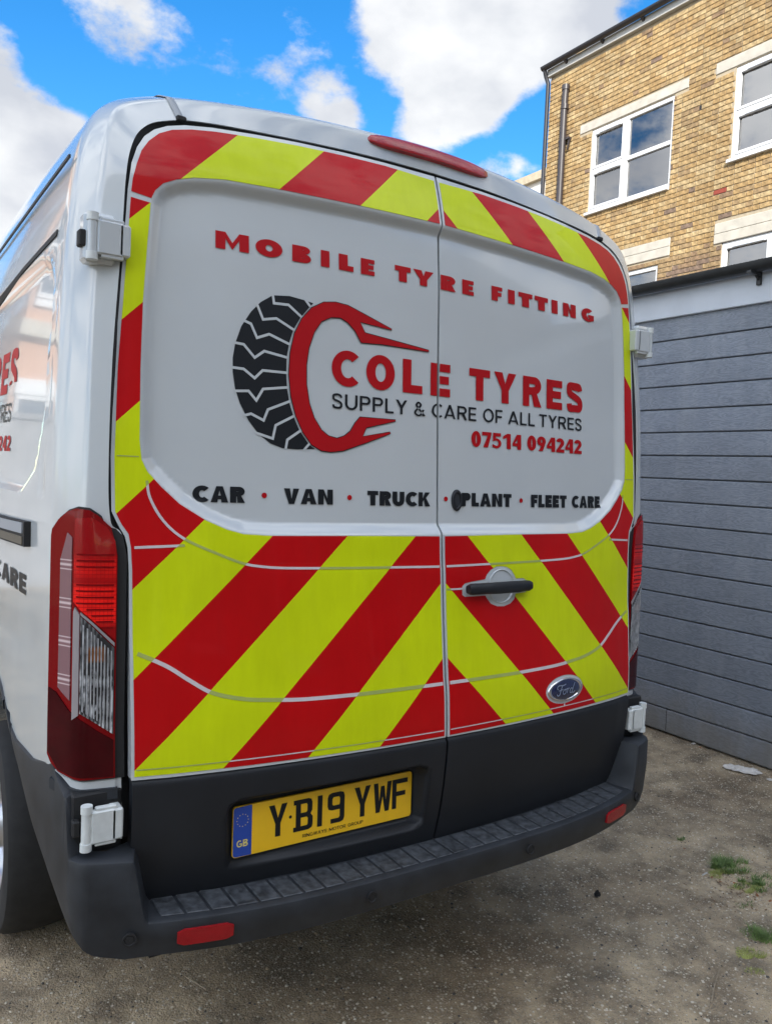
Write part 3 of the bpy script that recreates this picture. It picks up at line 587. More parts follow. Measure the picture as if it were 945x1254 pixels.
# ------------------------------------------------------------------ body shell
K = [  # A door frame edge, B first ridge, C second ridge, D, E, F along the side / roof   (right half)
 [(.828, .035, .74), (.918, .055, .74), (.962, .14, .74), (.982, .6, .74), (1.005, 1.2, .74), (1.01, 4.2, .74)],
 [(.836, .040, 1.00), (.919, .058, 1.00), (.965, .14, 1.00), (.988, .6, 1.00), (1.010, 1.2, 1.0), (1.015, 4.2, 1.0)],
 [(.838, .045, 1.39), (.921, .066, 1.39), (.967, .14, 1.39), (.993, .6, 1.39), (1.012, 1.2, 1.39), (1.017, 4.2, 1.39)],
 [(.868, .052, 1.46), (.9205, .069, 1.46), (.967, .14, 1.46), (.992, .6, 1.46), (1.010, 1.2, 1.46), (1.014, 4.2, 1.46)],
 [(.874, .057, 1.60), (.9175, .077, 1.60), (.965, .147, 1.60), (.986, .6, 1.60), (1.002, 1.2, 1.60), (1.006, 4.2, 1.6)],
 [(.868, .070, 1.83), (.912, .090, 1.83), (.958, .160, 1.83), (.975, .6, 1.83), (.988, 1.2, 1.83), (.992, 4.2, 1.83)],
 [(.850, .092, 2.08), (.900, .116, 2.08), (.945, .190, 2.08), (.958, .62, 2.08), (.968, 1.2, 2.08), (.972, 4.2, 2.08)],
 [(.840, .108, 2.23), (.888, .133, 2.23), (.928, .213, 2.24), (.940, .65, 2.24), (.948, 1.2, 2.24), (.952, 4.2, 2.24)],
 [(.825, .122, 2.305), (.874, .150, 2.33), (.903, .237, 2.355), (.915, .68, 2.36), (.92, 1.2, 2.365), (.922, 4.2, 2.365)],
 [(.800, .132, 2.350), (.848, .165, 2.395), (.862, .255, 2.428), (.868, .72, 2.445), (.87, 1.2, 2.450), (.87, 4.2, 2.45)],
 [(.755, .137, 2.380), (.785, .170, 2.432), (.790, .262, 2.470), (.79, .75, 2.500), (.79, 1.2, 2.510), (.79, 4.2, 2.51)],
 [(.66, .132, 2.402), (.67, .160, 2.460), (.67, .250, 2.498), (.67, .75, 2.530), (.67, 1.2, 2.540), (.67, 4.2, 2.54)],
 [(.45, .115, 2.416), (.45, .128, 2.478), (.45, .208, 2.515), (.45, .72, 2.547), (.45, 1.2, 2.557), (.45, 4.2, 2.557)],
 [(.22, .102, 2.426), (.22, .107, 2.489), (.22, .188, 2.526), (.22, .70, 2.558), (.22, 1.2, 2.568), (.22, 4.2, 2.568)],
 [(0, .097, 2.429), (0, .100, 2.492), (0, .183, 2.530), (0, .70, 2.562), (0, 1.2, 2.572), (0, 4.2, 2.572)]]
K = np.array(K)
NSUB = 12
half = np.array([catmull([K[i][c] for i in range(len(K))], NSUB) for c in range(6)])  # 6 x n x 3
nh = half.shape[1]
def fillet(pts, rad):  # polyline with rounded interior keys
    out = [pts[0]]
    for i in range(1, len(pts)-1):
        a, b, c = pts[i-1], pts[i], pts[i+1]; r_ = rad[i-1]; la = np.linalg.norm(a-b); lc = np.linalg.norm(c-b); r1 = min(r_, la*.45); r2 = min(r_, lc*.45)
        p0 = b+(a-b)/la*r1; p2 = b+(c-b)/lc*r2
        for k in range(6):
            t = k/5; out.append((1-t)**2*p0+2*t*(1-t)*b+t*t*p2)
    out.append(pts[-1]); return out
def ring_pts(pts):  # along the cross profile
    f = fillet(pts, [.012, .035, .25, .3]); out = []
    # resample side stretches finer
    for i in range(len(f)-1):
        d = np.linalg.norm(f[i+1]-f[i]); n = max(1, int(d/.035)) if d < 1.0 else 30
        n = min(n, 40)
        for k in range(n): out.append(f[i]+(f[i+1]-f[i])*k/n)
    out.append(f[-1]); return out
# uniform resample: compute parametrisation from a reference profile so all rings share counts
refn = None; rows = []
def profile(pts):
    f = np.array(fillet(pts, [.012, .035, .25, .3])); return f
pf = [profile(half[:, i]) for i in range(nh)]
cnt = []
fr = pf[len(pf)//3]
for i in range(len(fr)-1):
    d = max(np.linalg.norm(p[i+1]-p[i]) for p in pf); cnt.append(max(1, min(60, int(math.ceil(d/.03)))))
def dens(p):
    out = []
    for i in range(len(p)-1):
        for k in range(cnt[i]): out.append(p[i]+(p[i+1]-p[i])*k/cnt[i])
    out.append(p[-1]); return np.array(out)
rows = np.array([dens(p) for p in pf])   # nh x m x 3
# inner return of the frame behind the door
inner = rows[:, :1].copy(); inner[:, :, 1] += .012
rows = np.concatenate([inner, rows], 1)
m_ = rows.shape[1]
SIDEP = np.array([(.28, 2.00), (.34, 2.065), (.45, 2.09), (4.0, 2.09), (4.0, 1.50), (.50, 1.50), (.36, 1.56), (.30, 1.68)])
def side_relief(P):
    """pressed panel in the side wall: moves points inward"""
    y, z = P[..., 1], P[..., 2]; d = sdist(y, z, SIDEP); dep = .014*sstep((d+.002)/.02)
    # upright rib behind the rear pillar and the waist groove
    dep = dep+.005*np.exp(-((y-.24-.06*(2.1-z))/.008)**2)*((z > 1.5) & (z < 2.15))
    dep = dep+.006*np.exp(-((z-1.12-.25*np.maximum(0, .5-y))/.035)**2)*sstep((y-.2)/.2)
    return dep
wside = (rows[..., 2] < 2.2) & (rows[..., 1] > .2)
dep = side_relief(rows)*wside; rows[..., 0] -= dep
full = np.concatenate([rows*np.array([1, 1, 1]), (rows*np.array([-1, 1, 1]))[::-1][1:]], 0)
nr = full.shape[0]
ARCH = np.array([(.05, .54), (.12, .615), (.21, .67), (.33, .715), (.45, .785), (.55, .875), (.62, .91), (.72, .945), (.85, .975), (1.17, .99), (1.5, .96), (1.72, .88), (1.85, .74), (1.9, .6), (1.9, .5), (.05, .5)])
Fc = []
cy = full[:-1, :-1, 1]; cz = full[:-1, :-1, 2]; inarch = (sdist(cy, cz, ARCH) > 0) & (np.abs(full[:-1, :-1, 0]) > .9)
for i in range(nr-1):
    for j in range(m_-1):
        if inarch[i, j]: continue
        a = i*m_+j; Fc.append((a, a+m_, a+m_+1, a+1))
bd = MB().add(full.reshape(-1, 3), Fc).obj('body', M['white'], van, smooth=True, angle=35)
fe = [tuple(p) for p in full[:, -1]]
MB().add(fe, [tuple(range(len(fe)))]).obj('front_bulkhead', M['white'], van)
# rubber seal round the door opening, seen as the dark shut line
sl = MB(); sv = []
for p in full[:, 0]: sv += [p+np.array([0, -.006, 0]), p*np.array([.975, 1, .992])+np.array([0, .004, 0])]
sl.add(sv, [(2*i, 2*i+2, 2*i+3, 2*i+1) for i in range(nr-1)]).obj('door_seal', M['rubber'], van)
# dark panel standing for load bay shade, keeps daylight out of the shut lines
MB().box(-.83, .83, .16, .20, .50, 2.35).obj('load_bay_shadow', M['dark'], van)
# roof ditch strips with their end plugs
ri = int(np.argmin(np.abs(rows[:, 30, 0]-.733)+10*(rows[:, 30, 2] < 2.3)))
for sg in (-1, 1):
    P = rows[ri, 1:]; V = []
    for p in P: V += [(sg*(p[0]-.010), p[1]-.001, p[2]+.0005), (sg*(p[0]-.006), p[1]-.002, p[2]+.003), (sg*(p[0]+.006), p[1]-.002, p[2]+.002), (sg*(p[0]+.010), p[1]-.001, p[2]-.0005)]
    n = len(P); st = MB().add(V, [(4*i+k, 4*i+k+1, 4*i+4+k+1, 4*i+4+k) for i in range(n-1) for k in range(3)]).obj('roof_ditch_strip', M['ditch'], van, smooth=True)
    p = rows[ri, 1]; MB().box(sg*p[0]-.012, sg*p[0]+.012, p[1]-.006, p[1]+.012, p[2]-.004, p[2]+.009, .003).obj('end_plug', M['rubber'], st)
# high brake light
hb = []; n = 28
for i in range(n+1):
    t = i/n; x = -.225+.425*t; e = (1-abs(2*t-1)**5)**.5 if 0 < t < 1 else 0.02; xa = abs(x)
    yb = .103+.06*(x/.83)**2*.9; zb = 2.487-.03*(x/.5)**2
    for dy, dz in ((-.002, -.020), (-.016, -.016), (-.017, .006), (-.004, .018), (.030, .028), (.050, .018)): hb.append((x, yb+dy*e+(0 if e > .1 else .004), zb-.012+dz*e+.002))
MB().add(hb, [(i*6+k, i*6+k+1, i*6+7+k, i*6+6+k) for i in range(n) for k in range(5)]+[tuple(range(6)), tuple(range(n*6, n*6+6))]).obj('high_brake_light', M['lens_red'], van, smooth=True, angle=50)
# ---- tail lamps
Kz = np.array([k[0][2] for k in K[:6]])
def LP(r, z, off, sg):
    """point on the pillar: r 0 door edge, 1 first ridge, 2 second ridge, 3 side"""
    A, B, C_, D = [np.array([np.interp(z, Kz, [K[i][c][a] for i in range(6)]) for a in range(3)]) for c in range(4)]
    A = A.copy(); A[0] = min(A[0], .842)
    pts = [A, B, C_, D]; i = min(int(max(r, 0)), 2); t = r-i; p = pts[i]*(1-t)+pts[i+1]*t
    n0 = np.array([(B-A)[1], -(B-A)[0], 0]); n1 = np.array([(C_-B)[1], -(C_-B)[0], 0]); n0 /= np.linalg.norm(n0); n1 /= np.linalg.norm(n1)
    w_ = sstep((r-.75)/.5); n = n0*(1-w_)+n1*w_; n /= np.linalg.norm(n)
    # soften the ridge
    rr = max(0, 1-abs(r-1)/.18); p = p-n*.004*rr*rr
    p = p+n*off; return (p[0]*sg, p[1], p[2])
def lamp_piece(name, poly, off, m, parent, sg, thick=.012, cr=.12, cz_=.03):
    V = []; Fc = []; key = {}
    tr = tessellate_polygon([[Vector((p[0], p[1], 0)) for p in poly]])
    def vid(p):
        k = (round(p[0], 4), round(p[1], 5))
        if k not in key: key[k] = len(V); V.append(LP(k[0], k[1], off, sg))
        return key[k]
    for t in tr:
        P = [poly[i] for i in t]; x0 = min(p[0] for p in P); x1 = max(p[0] for p in P); i = math.floor(x0/cr)
        while i*cr < x1:
            Q = clip_half(clip_half(P, 0, i*cr, 1), 0, (i+1)*cr, -1); i += 1
            if len(Q) < 3: continue
            z0 = min(p[1] for p in Q); z1 = max(p[1] for p in Q); j = math.floor(z0/cz_)
            while j*cz_ < z1:
                W_ = clip_half(clip_half(Q, 1, j*cz_, 1), 1, (j+1)*cz_, -1); j += 1
                if len(W_) < 3: continue
                ids = []
                for p in W_:
                    k = vid(p)
                    if k not in ids: ids.append(k)
                if len(ids) > 2: Fc.append(ids)
    k = len(V); n = len(poly); den = []
    for i in range(n):
        a = np.array(poly[i]); b = np.array(poly[(i+1) % n]); s_ = max(1, int(max(abs(b[0]-a[0])/cr, abs(b[1]-a[1])/cz_)))
        for q in range(s_): den.append(a+(b-a)*q/s_)
    for p in den: V.append(LP(p[0], p[1], off, sg)); V.append(LP(p[0], p[1], off-thick, sg))
    nd = len(den); Fc += [(k+2*i, k+2*((i+1) % nd), k+2*((i+1) % nd)+1, k+2*i+1) for i in range(nd)]
    return MB().add(V, Fc).obj(name, m, parent, smooth=True, angle=45)
def lampmat(name, kind):
    m = mat(name, (.2, .2, .2), .2, coat=.25, spec=.15); g = G(m); c = g.n('ShaderNodeTexCoord'); s = g.n('ShaderNodeSeparateXYZ'); g.l(c.outputs['Object'], s.inputs[0]); z = s.outputs[2]
    ax = g.m('ABSOLUTE', s.outputs[0])
    hz = g.m('PINGPONG', z, .0045); hx = g.m('PINGPONG', ax, .004)
    if kind == 'red':
        zc = g.m('ADD', z, g.m('MULTIPLY', g.m('SUBTRACT', .92, ax), .0))
        band = g.m('SUBTRACT', 1., g.ramp(g.m('ABSOLUTE', g.m('SUBTRACT', z, 1.275)), .035, .052)); band2 = g.m('SUBTRACT', 1., g.ramp(g.m('ABSOLUTE', g.m('SUBTRACT', z, 1.355)), .008, .035))
        f = g.m('MAXIMUM', band, g.m('MULTIPLY', band2, .55)); gr = g.ramp(hz, 0, .0016, .35, 1.); gr2 = g.ramp(hx, 0, .0012, .6, 1.)
        f = g.m('MULTIPLY', g.m('MULTIPLY', f, gr), gr2)
        f = g.m('MULTIPLY', f, g.ramp(g.noise(40, 2), .3, .7, .75, 1.15))
        g.l(g.mix(f, (.30, .003, .005), (1.0, .014, .010)), g.b.inputs['Base Color'])
        g.l(g.bump(hz, .6, .002), g.b.inputs['Normal'])
    if kind == 'clear':
        lo = g.ramp(z, 1.135, 1.115); st = g.m('MULTIPLY', g.ramp(hx, .0005, .003), g.ramp(g.noise(60, 3, sc3=(1, 1, .5)), .42, .62))
        v = g.m('MULTIPLY', st, g.m('ADD', g.m('MULTIPLY', lo, .75), .22))
        col = g.mix(v, (.035, .034, .035), (.75, .76, .78))
        amb = g.m('MULTIPLY', g.m('SUBTRACT', 1., g.ramp(g.m('ABSOLUTE', g.m('SUBTRACT', z, 1.165)), .012, .02)), g.ramp(g.m('ABSOLUTE', g.m('SUBTRACT', ax, .893)), .022, .012))
        g.l(g.mix(g.m('MULTIPLY', amb, .7), col, (.30, .10, .02)), g.b.inputs['Base Color']); g.l(g.bump(hx, .7, .002), g.b.inputs['Normal'])
    if kind == 'strip':
        per = g.m('PINGPONG', z, .0425); ln = g.m('SUBTRACT', 1., g.ramp(per, .001, .004)); ln2 = g.m('SUBTRACT', 1., g.ramp(g.m('ABSOLUTE', g.m('SUBTRACT', per, .010)), .0004, .002))
        g.l(g.mix(g.m('MAXIMUM', ln, ln2), (.24, .13, .14), (.62, .48, .48)), g.b.inputs['Base Color'])
    return m
M['l_red'] = lampmat('ribbed_red_lens', 'red'); M['l_clear'] = lampmat('ribbed_clear_lens', 'clear'); M['l_strip'] = lampmat('side_strip_lens', 'strip')
M['l_rib'] = mat('clear_rib', (.36, .37, .385), .15, coat=.4, noise=.4, nscale=45)
M['l_bar'] = mat('lens_edge_grey', (.30, .27, .28), .2, coat=1)
M['l_frame'] = mat('lamp_frame_red', (.20, .002, .004), .15, coat=.22, spec=.1)
for sg in (-1, 1):
    tl = lamp_piece('tail_lamp', [(-.07, .883), (-.07, 1.400), (-.02, 1.425), (.30, 1.452), (.62, 1.474), (.85, 1.486), (1.15, 1.488), (1.45, 1.480), (1.75, 1.462), (1.96, 1.440), (2.01, 1.42), (2.02, .925), (1.9, .905), (1.6, .888), (1.0, .880)], .004, M['rubber'], van, sg, .02)
    lamp_piece('lamp_frame', [(.16, .886), (.16, 1.405), (.30, 1.445), (.62, 1.469), (.85, 1.481), (1.15, 1.484), (1.45, 1.476), (1.75, 1.457), (1.96, 1.435), (1.99, 1.42), (2.0, .927), (1.88, .909), (1.6, .893), (1.0, .885)], .010, M['l_frame'], tl, sg, .008)
    lamp_piece('brake_lens', [(.18, 1.195), (.18, 1.415), (.40, 1.445), (.80, 1.466), (1.16, 1.462), (1.16, 1.28), (1.0, 1.262), (.6, 1.228)], .0125, M['l_red'], tl, sg, .004)
    lamp_piece('indicator_lens', [(.20, .985), (.20, 1.178), (.6, 1.213), (1.0, 1.249), (1.0, 1.035)], .0125, M['l_clear'], tl, sg, .004)
    for q in range(9):
        ra = .26+.082*q; zt_ = np.interp(ra, [.2, .6, 1.0], [1.172, 1.207, 1.243])-.006
        lamp_piece('lens_rib', [(ra, .993+.0625*(ra-.2)), (ra, zt_), (ra+.03, zt_+.002), (ra+.03, .995+.0625*(ra-.2))], .0142, M['l_rib'], tl, sg, .004, cr=.5, cz_=.09)
    for q in range(11):
        zz = 1.222+.0135*q+(.026 if q > 7 else 0)
        lamp_piece('lens_bead', [(.24 if zz > 1.23 else .24, zz), (1.09 if zz > 1.275 else .55+.42*(zz-1.222)/.053, zz), (1.09 if zz > 1.275 else .56+.42*(zz-1.222)/.053, zz+.0035), (.24, zz+.0035)], .0140, M['l_frame'], tl, sg, .003, cr=.3, cz_=.09)
    lamp_piece('lens_bar', [(1.02, 1.030), (1.02, 1.252), (1.12, 1.268), (1.16, 1.258), (1.16, 1.018)], .0130, M['l_bar'], tl, sg, .005)
    lamp_piece('lens_edge', [(.20, 1.182), (.6, 1.217), (1.0, 1.252), (1.0, 1.258), (.6, 1.224), (.20, 1.190)], .0132, M['l_bar'], tl, sg, .005)
    lamp_piece('side_strip', [(1.24, 1.060), (1.24, 1.42), (1.40, 1.43), (1.62, 1.37), (1.64, 1.085), (1.5, 1.075)], .0122, M['l_strip'], tl, sg, .004)
    lamp_piece('fog_lens', [(.20, .890), (.20, .972), (.6, .995), (1.0, 1.022), (1.3, 1.04), (1.7, 1.072), (1.95, 1.08), (1.96, .935), (1.6, .899), (1.0, .891)], .0126, M['lens_dark'], tl, sg, .004)
# white painted ledge under each lamp
for sg in (-1, 1):
    lamp_piece('lamp_ledge', [(.15, .862), (.15, .880), (1.0, .878), (1.6, .884), (1.8, .892), (1.8, .868), (1.6, .862)], .003, M['white'], van, sg, .01)
# ---- hinges
def hinge(sg, z0, z1, upper):
    h = MB()
    y = .080 if upper else .012; xo = .928 if upper else .925
    h.box(sg*.850, sg*(xo-.020), y-.014, y+.004, z0+.008, z1-.008, .004).box(sg*.850, sg*(xo-.030), y-.011, y+.003, z0+.002, z1-.002, .002)
    h.box(sg*.836, sg*.862, y-.014, y+.03, z0+.010, z1-.010, .004)
    o = h.obj('door_hinge', M['white'] if upper else M['hinge'], van, smooth=True, angle=30); o['label'] = ('upper' if upper else 'lower')+(' left' if sg < 0 else ' right')+' door hinge'
    k = MB().tube([(sg*(xo-.012), y-.004, z0-.002), (sg*(xo-.012), y-.004, z1+.002)], .0105, 14); k.obj('knuckle', M['white'] if upper else M['hinge'], o, smooth=True, angle=40)
    k = MB().tube([(sg*(xo-.012), y-.004, z0-.005), (sg*(xo-.012), y-.004, z0+.012)], .0125, 14).tube([(sg*(xo-.012), y-.004, z1-.012), (sg*(xo-.012), y-.004, z1+.005)], .0125, 14); k.obj('pin_cap', M['hinge'], o, smooth=True, angle=40)
    MB().box(sg*(xo-.002), sg*(xo+.014), y+.004, y+.03, (z0+z1)/2-.022, (z0+z1)/2+.014, .003).obj('stop_block', M['rubber'], o)
    if upper: MB().box(sg*.862, sg*(xo+.004), y+.002, y+.05, z0-.008, z1+.010, .008).obj('mount_pad', M['white'], o, smooth=True, angle=30)
for sg in (-1, 1): hinge(sg, 2.028, 2.118, True); hinge(sg, .748, .838, False)
# ---- bumper: plan path of its outer edge (x, y), half
QP = catmull([(0, -.153), (.15, -.152), (.3, -.148), (.45, -.138), (.58, -.120), (.70, -.094), (.78, -.070), (.84, -.050), (.893, -.030), (.925, -.012), (.943, .018), (.953, .065), (.962, .13), (.972, .22), (.982, .35), (.988, .5), (.990, .66)], 9)
QP = np.array(QP)
def qnorm(i):
    a = QP[max(i-1, 0)]; b = QP[min(i+1, len(QP)-1)]; t = (b-a)/np.linalg.norm(b-a); return np.array([t[1], -t[0]])  # outward
def bumper_half(sg):
    rows_ = []; s_ = np.r_[0, np.cumsum(np.linalg.norm(np.diff(QP, axis=0), axis=1))]
    for i, q in enumerate(QP):
        n = qnorm(i); x, y = q
        # heights
        top = .586+(.728-.586)*sstep((x-.795)/.035); side = sstep((y-.022)/.025) if x > .9 else 0
        if x > .9: top = .728+side*(np.interp(y, [.06, .14, .30, .50, .58, .66], [.855, .905, .862, .850, .868, .915])-.728)
        bot = np.interp(x, [0, .6, .76, .84, .9, .925, .945], [.503, .500, .502, .500, .512, .525, .548]) if y < .02 else np.interp(y, [.02, .05, .10, .21, .33, .47, .576, .66], [.548, .562, .588, .642, .69, .76, .868, .905])
        h = top-bot; pr = []
        b = .012
        inn = .13 if x < .8 else max(.05, .13-(x-.8)*.9)
        if y > .13: inn = .018
        pr = [(-.03, bot+.0), (-.012, bot+.002), (-.006, bot+min(.03, h*.3)), (0, bot+h*.55), (0.0, top-b), (-.0025, top-b*.35), (-b*.9, top), (-inn*.5, top+.000), (-inn, top+.002), (-inn-.002, top-.03)]
        rows_.append([(sg*(x+n[0]*o), y+n[1]*o, z) for o, z in pr])
    return rows_
rb = bumper_half(1); lb = bumper_half(-1); allr = lb[::-1]+rb[1:]; k = len(allr[0])
bump = MB().add([p for r_ in allr for p in r_], [(i*k+j, i*k+j+1, (i+1)*k+j+1, (i+1)*k+j) for i in range(len(allr)-1) for j in range(k-1)]).obj('rear_bumper', M['grey'], van, smooth=True, angle=38)
# hinge pocket and lip above it
for sg in (-1, 1):
    MB().box(sg*.83, sg*.938, .034, .075, .720, .858, .004).obj('hinge_pocket', M['rubber'], bump)
    lp = lamp_piece('lamp_lip', [(.1, .838), (.1, .862), (1.0, .862), (1.6, .866), (1.9, .874), (1.9, .85), (1.2, .838)], .010, M['grey'], bump, sg, .03)
# tread plates on the step
def qy(x): return float(np.interp(abs(x), QP[:100, 0], QP[:100, 1]))
for i in range(-14, 14):
    x = i*.0545; x1 = x+.048; y0 = qy(x)+.020; ya = qy(x1)+.020; zt = .5872; dp_ = .090
    V = [(x, y0, zt), (x1, ya, zt), (x1, ya+dp_, zt), (x, y0+dp_, zt), (x+.002, y0+.002, zt+.0020), (x1-.002, ya+.002, zt+.0020), (x1-.002, ya+dp_-.002, zt+.0020), (x+.002, y0+dp_-.002, zt+.0020)]
    MB().add(V, [(0, 1, 5, 4), (1, 2, 6, 5), (2, 3, 7, 6), (3, 0, 4, 7), (4, 5, 6, 7)]).obj('tread_rib', M['step'], bump)
# reflectors and sensors in the bumper face
def qpt(x, z, o, sg=1):
    i = int(np.argmin(np.abs(QP[:100, 0]-abs(x)))); n = qnorm(i); y = qy(x); return (x+(1 if x > 0 else -1)*n[0]*o, y+n[1]*o, z)
for sg in (-1, 1):
    x0, x1 = .615, .735; V = []
    n = 8
    for i in range(n+1):
        x = sg*(x0+(x1-x0)*i/n); e = .012 if i in (0, n) else .018
        V += [qpt(x, .546-e, -.004), qpt(x, .546-e, .004), qpt(x, .546+e, .006), qpt(x, .546+e, -.002)]
    MB().add(V, [(4*i+k, 4*i+k+1, 4*i+5+k, 4*i+4+k) for i in range(n) for k in range(3)]+[(0, 1, 2, 3), (4*n, 4*n+3, 4*n+2, 4*n+1)]).obj('reflector', M['reflector'], bump, smooth=True, angle=40)
for x, z in ((-.268, .547), (.262, .545), (-.83, .553), (.83, .553)):
    for nm, ro, ri, o0, mm in (('parking_sensor', .0145, .0095, .003, 'rubber'),):
        V = []; n = 20
        for rr, oo in ((ro, -.004), (ro, o0), (ri*1.15, o0), (ri, .0), (ri*.9, .0015), (.001, .002)):
            for k in range(n):
                a = 2*math.pi*k/n; V.append(qpt(x+rr*math.cos(a), z+rr*math.sin(a), oo+.002))
        MB().add(V, [(i*n+k, i*n+(k+1) % n, (i+1)*n+(k+1) % n, (i+1)*n+k) for i in range(5) for k in range(n)]).obj(nm, M['rubber'], bump, smooth=True, angle=40)
# arch lip continuing round the wheel opening
al = []
for p in catmull([(.988, .66, .905), (.990, .72, .945), (.995, .85, .98), (1.01, 1.17, .995), (1.015, 1.5, .965), (1.015, 1.72, .885), (1.015, 1.86, .74), (1.01, 1.9, .55)], 6): al.append(p)
for sg in (-1, 1):
    V = []
    for p in al: V += [(sg*(p[0]-.03), p[1], p[2]-.02), (sg*(p[0]+.004), p[1], p[2]-.02), (sg*(p[0]+.006), p[1], p[2]+.004), (sg*(p[0]-.006), p[1], p[2]+.014)]
    n = len(al); MB().add(V, [(4*i+k, 4*i+k+1, 4*i+5+k, 4*i+4+k) for i in range(n-1) for k in range(3)]).obj('arch_trim', M['grey'], van, smooth=True)
    MB().box(sg*.66, sg*.69, .25, 2.0, .30, 1.02).box(sg*.66, sg*.94, .25, 2.0, 1.0, 1.03).box(sg*.66, sg*.93, .20, .24, .66, 1.02).obj('arch_liner', M['dark'], van)
MB().box(-.80, .80, .06, 4.0, .51, .56).box(-.55, .55, .5, 4.0, .34, .51).box(-.66, -.58, .7, 4.0, .36, .5).box(.58, .66, .7, 4.0, .36, .5).obj('underbody', M['dark'], van)
MB().tube([(0, .62, .275), (0, .62, .285), (0, .62, .47), (0, .62, .48)], [.30, .345, .345, .30], 32).obj('spare_wheel', M['tyre'], van, smooth=True, angle=40)  # out of sight, added to deepen the shade under the van
MB().tube([(.45, .3, .40), (.45, 1.0, .40)], .10, 16).obj('silencer', M['dark'], van, smooth=True)
MB().tube([(-.66, 1.15, .345), (.66, 1.15, .345)], .055, 12).tube([(-.2, 1.15, .345), (.2, 1.15, .345)], .15, 16).obj('rear_axle', M['dark'], van, smooth=True)
ex = MB().tube([(-.40, .03, .452), (-.38, .25, .45), (-.36, 1.0, .44)], [.028, .028, .028], 14, cap=False).obj('tow_eye', M['steel'], van, smooth=True); ex['label'] = 'tailpipe end showing under the bumper'; ex.name = 'tailpipe'
# ---- wheels
def wheel(sg, y):
    wh = thing('wheel', None, None, (sg*.84, y, .345)); wh.parent = van
    n = 56; prof = [(-.105, .215), (-.112, .26), (-.116, .30), (-.108, .328), (-.092, .340), (-.05, .345), (0, .346), (.05, .345), (.092, .340), (.108, .328), (.116, .30), (.112, .26), (.105, .215)]
    V = []; 
    for k in range(n):
        a = 2*math.pi*k/n
        for j, (x, r_) in enumerate(prof):
            rr = r_-(.006 if (k % 2 and abs(x) < .1 and abs(x) > .015 and r_ > .33) else 0); V.append((x, rr*math.cos(a), rr*math.sin(a)))
    q = len(prof); MB().add(V, [(k*q+j, k*q+j+1, ((k+1) % n)*q+j+1, ((k+1) % n)*q+j) for k in range(n) for j in range(q-1)]).obj('tyre', M['tyre'], wh, smooth=True, angle=30)
    prof = [(sg*.100, .218), (sg*.104, .205), (sg*.085, .196), (sg*.045, .185), (sg*.050, .15), (sg*.075, .115), (sg*.078, .08), (sg*.098, .072), (sg*.10, .03), (sg*.10, .001)]
    V = [(x, r_*math.cos(2*math.pi*k/40), r_*math.sin(2*math.pi*k/40)) for k in range(40) for x, r_ in prof]; q = len(prof)
    MB().add(V, [(k*q+j, k*q+j+1, ((k+1) % 40)*q+j+1, ((k+1) % 40)*q+j) for k in range(40) for j in range(q-1)]).obj('rim', M['steel'], wh, smooth=True, angle=40)
for sg in (-1, 1): wheel(sg, 1.15); wheel(sg, 4.0-.15)
# ---- side details (left side is the one in view)
def sidepoint(y, z, o=0.):
    zs = [k[2][2] for k in K[:8]]
    f = lambda c: np.interp(z, zs, [K[i][c][0] for i in range(8)]); fy = lambda c: np.interp(z, zs, [K[i][c][1] for i in range(8)])
    x = np.interp(y, [fy(2), fy(3), fy(4), 4.2], [f(2), f(3), f(4), f(5)])
    d = float(side_relief(np.array([0, y, z]))); return (-(x-d+o), y, z)
def sidestrip(name, P, hgt, out, m, parent=van):
    V = []
    for y, z in P: V += [sidepoint(y, z-hgt/2, -.002), sidepoint(y, z-hgt/2, out), sidepoint(y, z+hgt/2, out), sidepoint(y, z+hgt/2, -.002)]
    n = len(P); return MB().add(V, [(4*i+k, 4*i+k+1, 4*i+5+k, 4*i+4+k) for i in range(n-1) for k in range(3)]+[(0, 1, 2, 3), (4*n-4, 4*n-1, 4*n-2, 4*n-3)]).obj(name, m, parent, smooth=True, angle=35)
M['raillight'] = mat('rail_grey', (.30, .32, .35), .45); M['railbrown'] = mat('rail_bronze', (.10, .085, .06), .5)
rl = sidestrip('sliding_door_rail', [(.36, 1.402), (.45, 1.400), (.6, 1.396), (.9, 1.39), (1.6, 1.385), (2.4, 1.385)], .062, .016, M['rubber'])
sidestrip('rail_face', [(.375, 1.416), (.6, 1.410), (.9, 1.404), (2.4, 1.399)], .026, .019, M['raillight'], rl); sidestrip('rail_slot', [(.375, 1.385), (.6, 1.380), (.9, 1.374), (2.4, 1.369)], .020, .018, M['railbrown'], rl)
sidestrip('panel_moulding', [(.30, 2.125), (.42, 2.120), (.7, 2.108), (1.2, 2.082), (3.6, 2.06)], .014, .004, M['rubber'])
sidestrip('roof_gutter', [(.26, 2.295), (.6, 2.285), (1.2, 2.275), (4., 2.27)], .007, .003, M['grey'])
def side_text(name, polys, m, off=.0015):
    V = []; Fc = []
    for o, hs_ in polys:
        allp = list(o)+[q for h_ in hs_ for q in h_]; k = len(V)
        tr = tessellate_polygon([[Vector((p[0], p[1], 0)) for p in lp] for lp in [o]+list(hs_)])
        V += [sidepoint(-a, b, off) for a, b in allp]; Fc += [tuple(i+k for i in t) for t in tr]
    return MB().add(V, Fc).obj(name, m, van)
side_text('red_lettering', text_polys('COLE TYRES', -2.25, -.72, 1.775, .125, .27, .23)+text_polys('07514 094242', -1.55, -.745, 1.605, .045, .24, .21, sp=.09), M['redtext'])
side_text('black_lettering', text_polys('SUPPLY & CARE OF ALL TYRES', -2.25, -.775, 1.69, .055, .15, .13)+text_polys('FLEET CARE', -1.35, -.40, 1.245, .050, .30, .25, sp=.13)+text_polys('CAR . VAN . TRUCK . PLANT .', -3.1, -1.45, 1.245, .050, .30, .25, sp=.13), M['blacktext'])
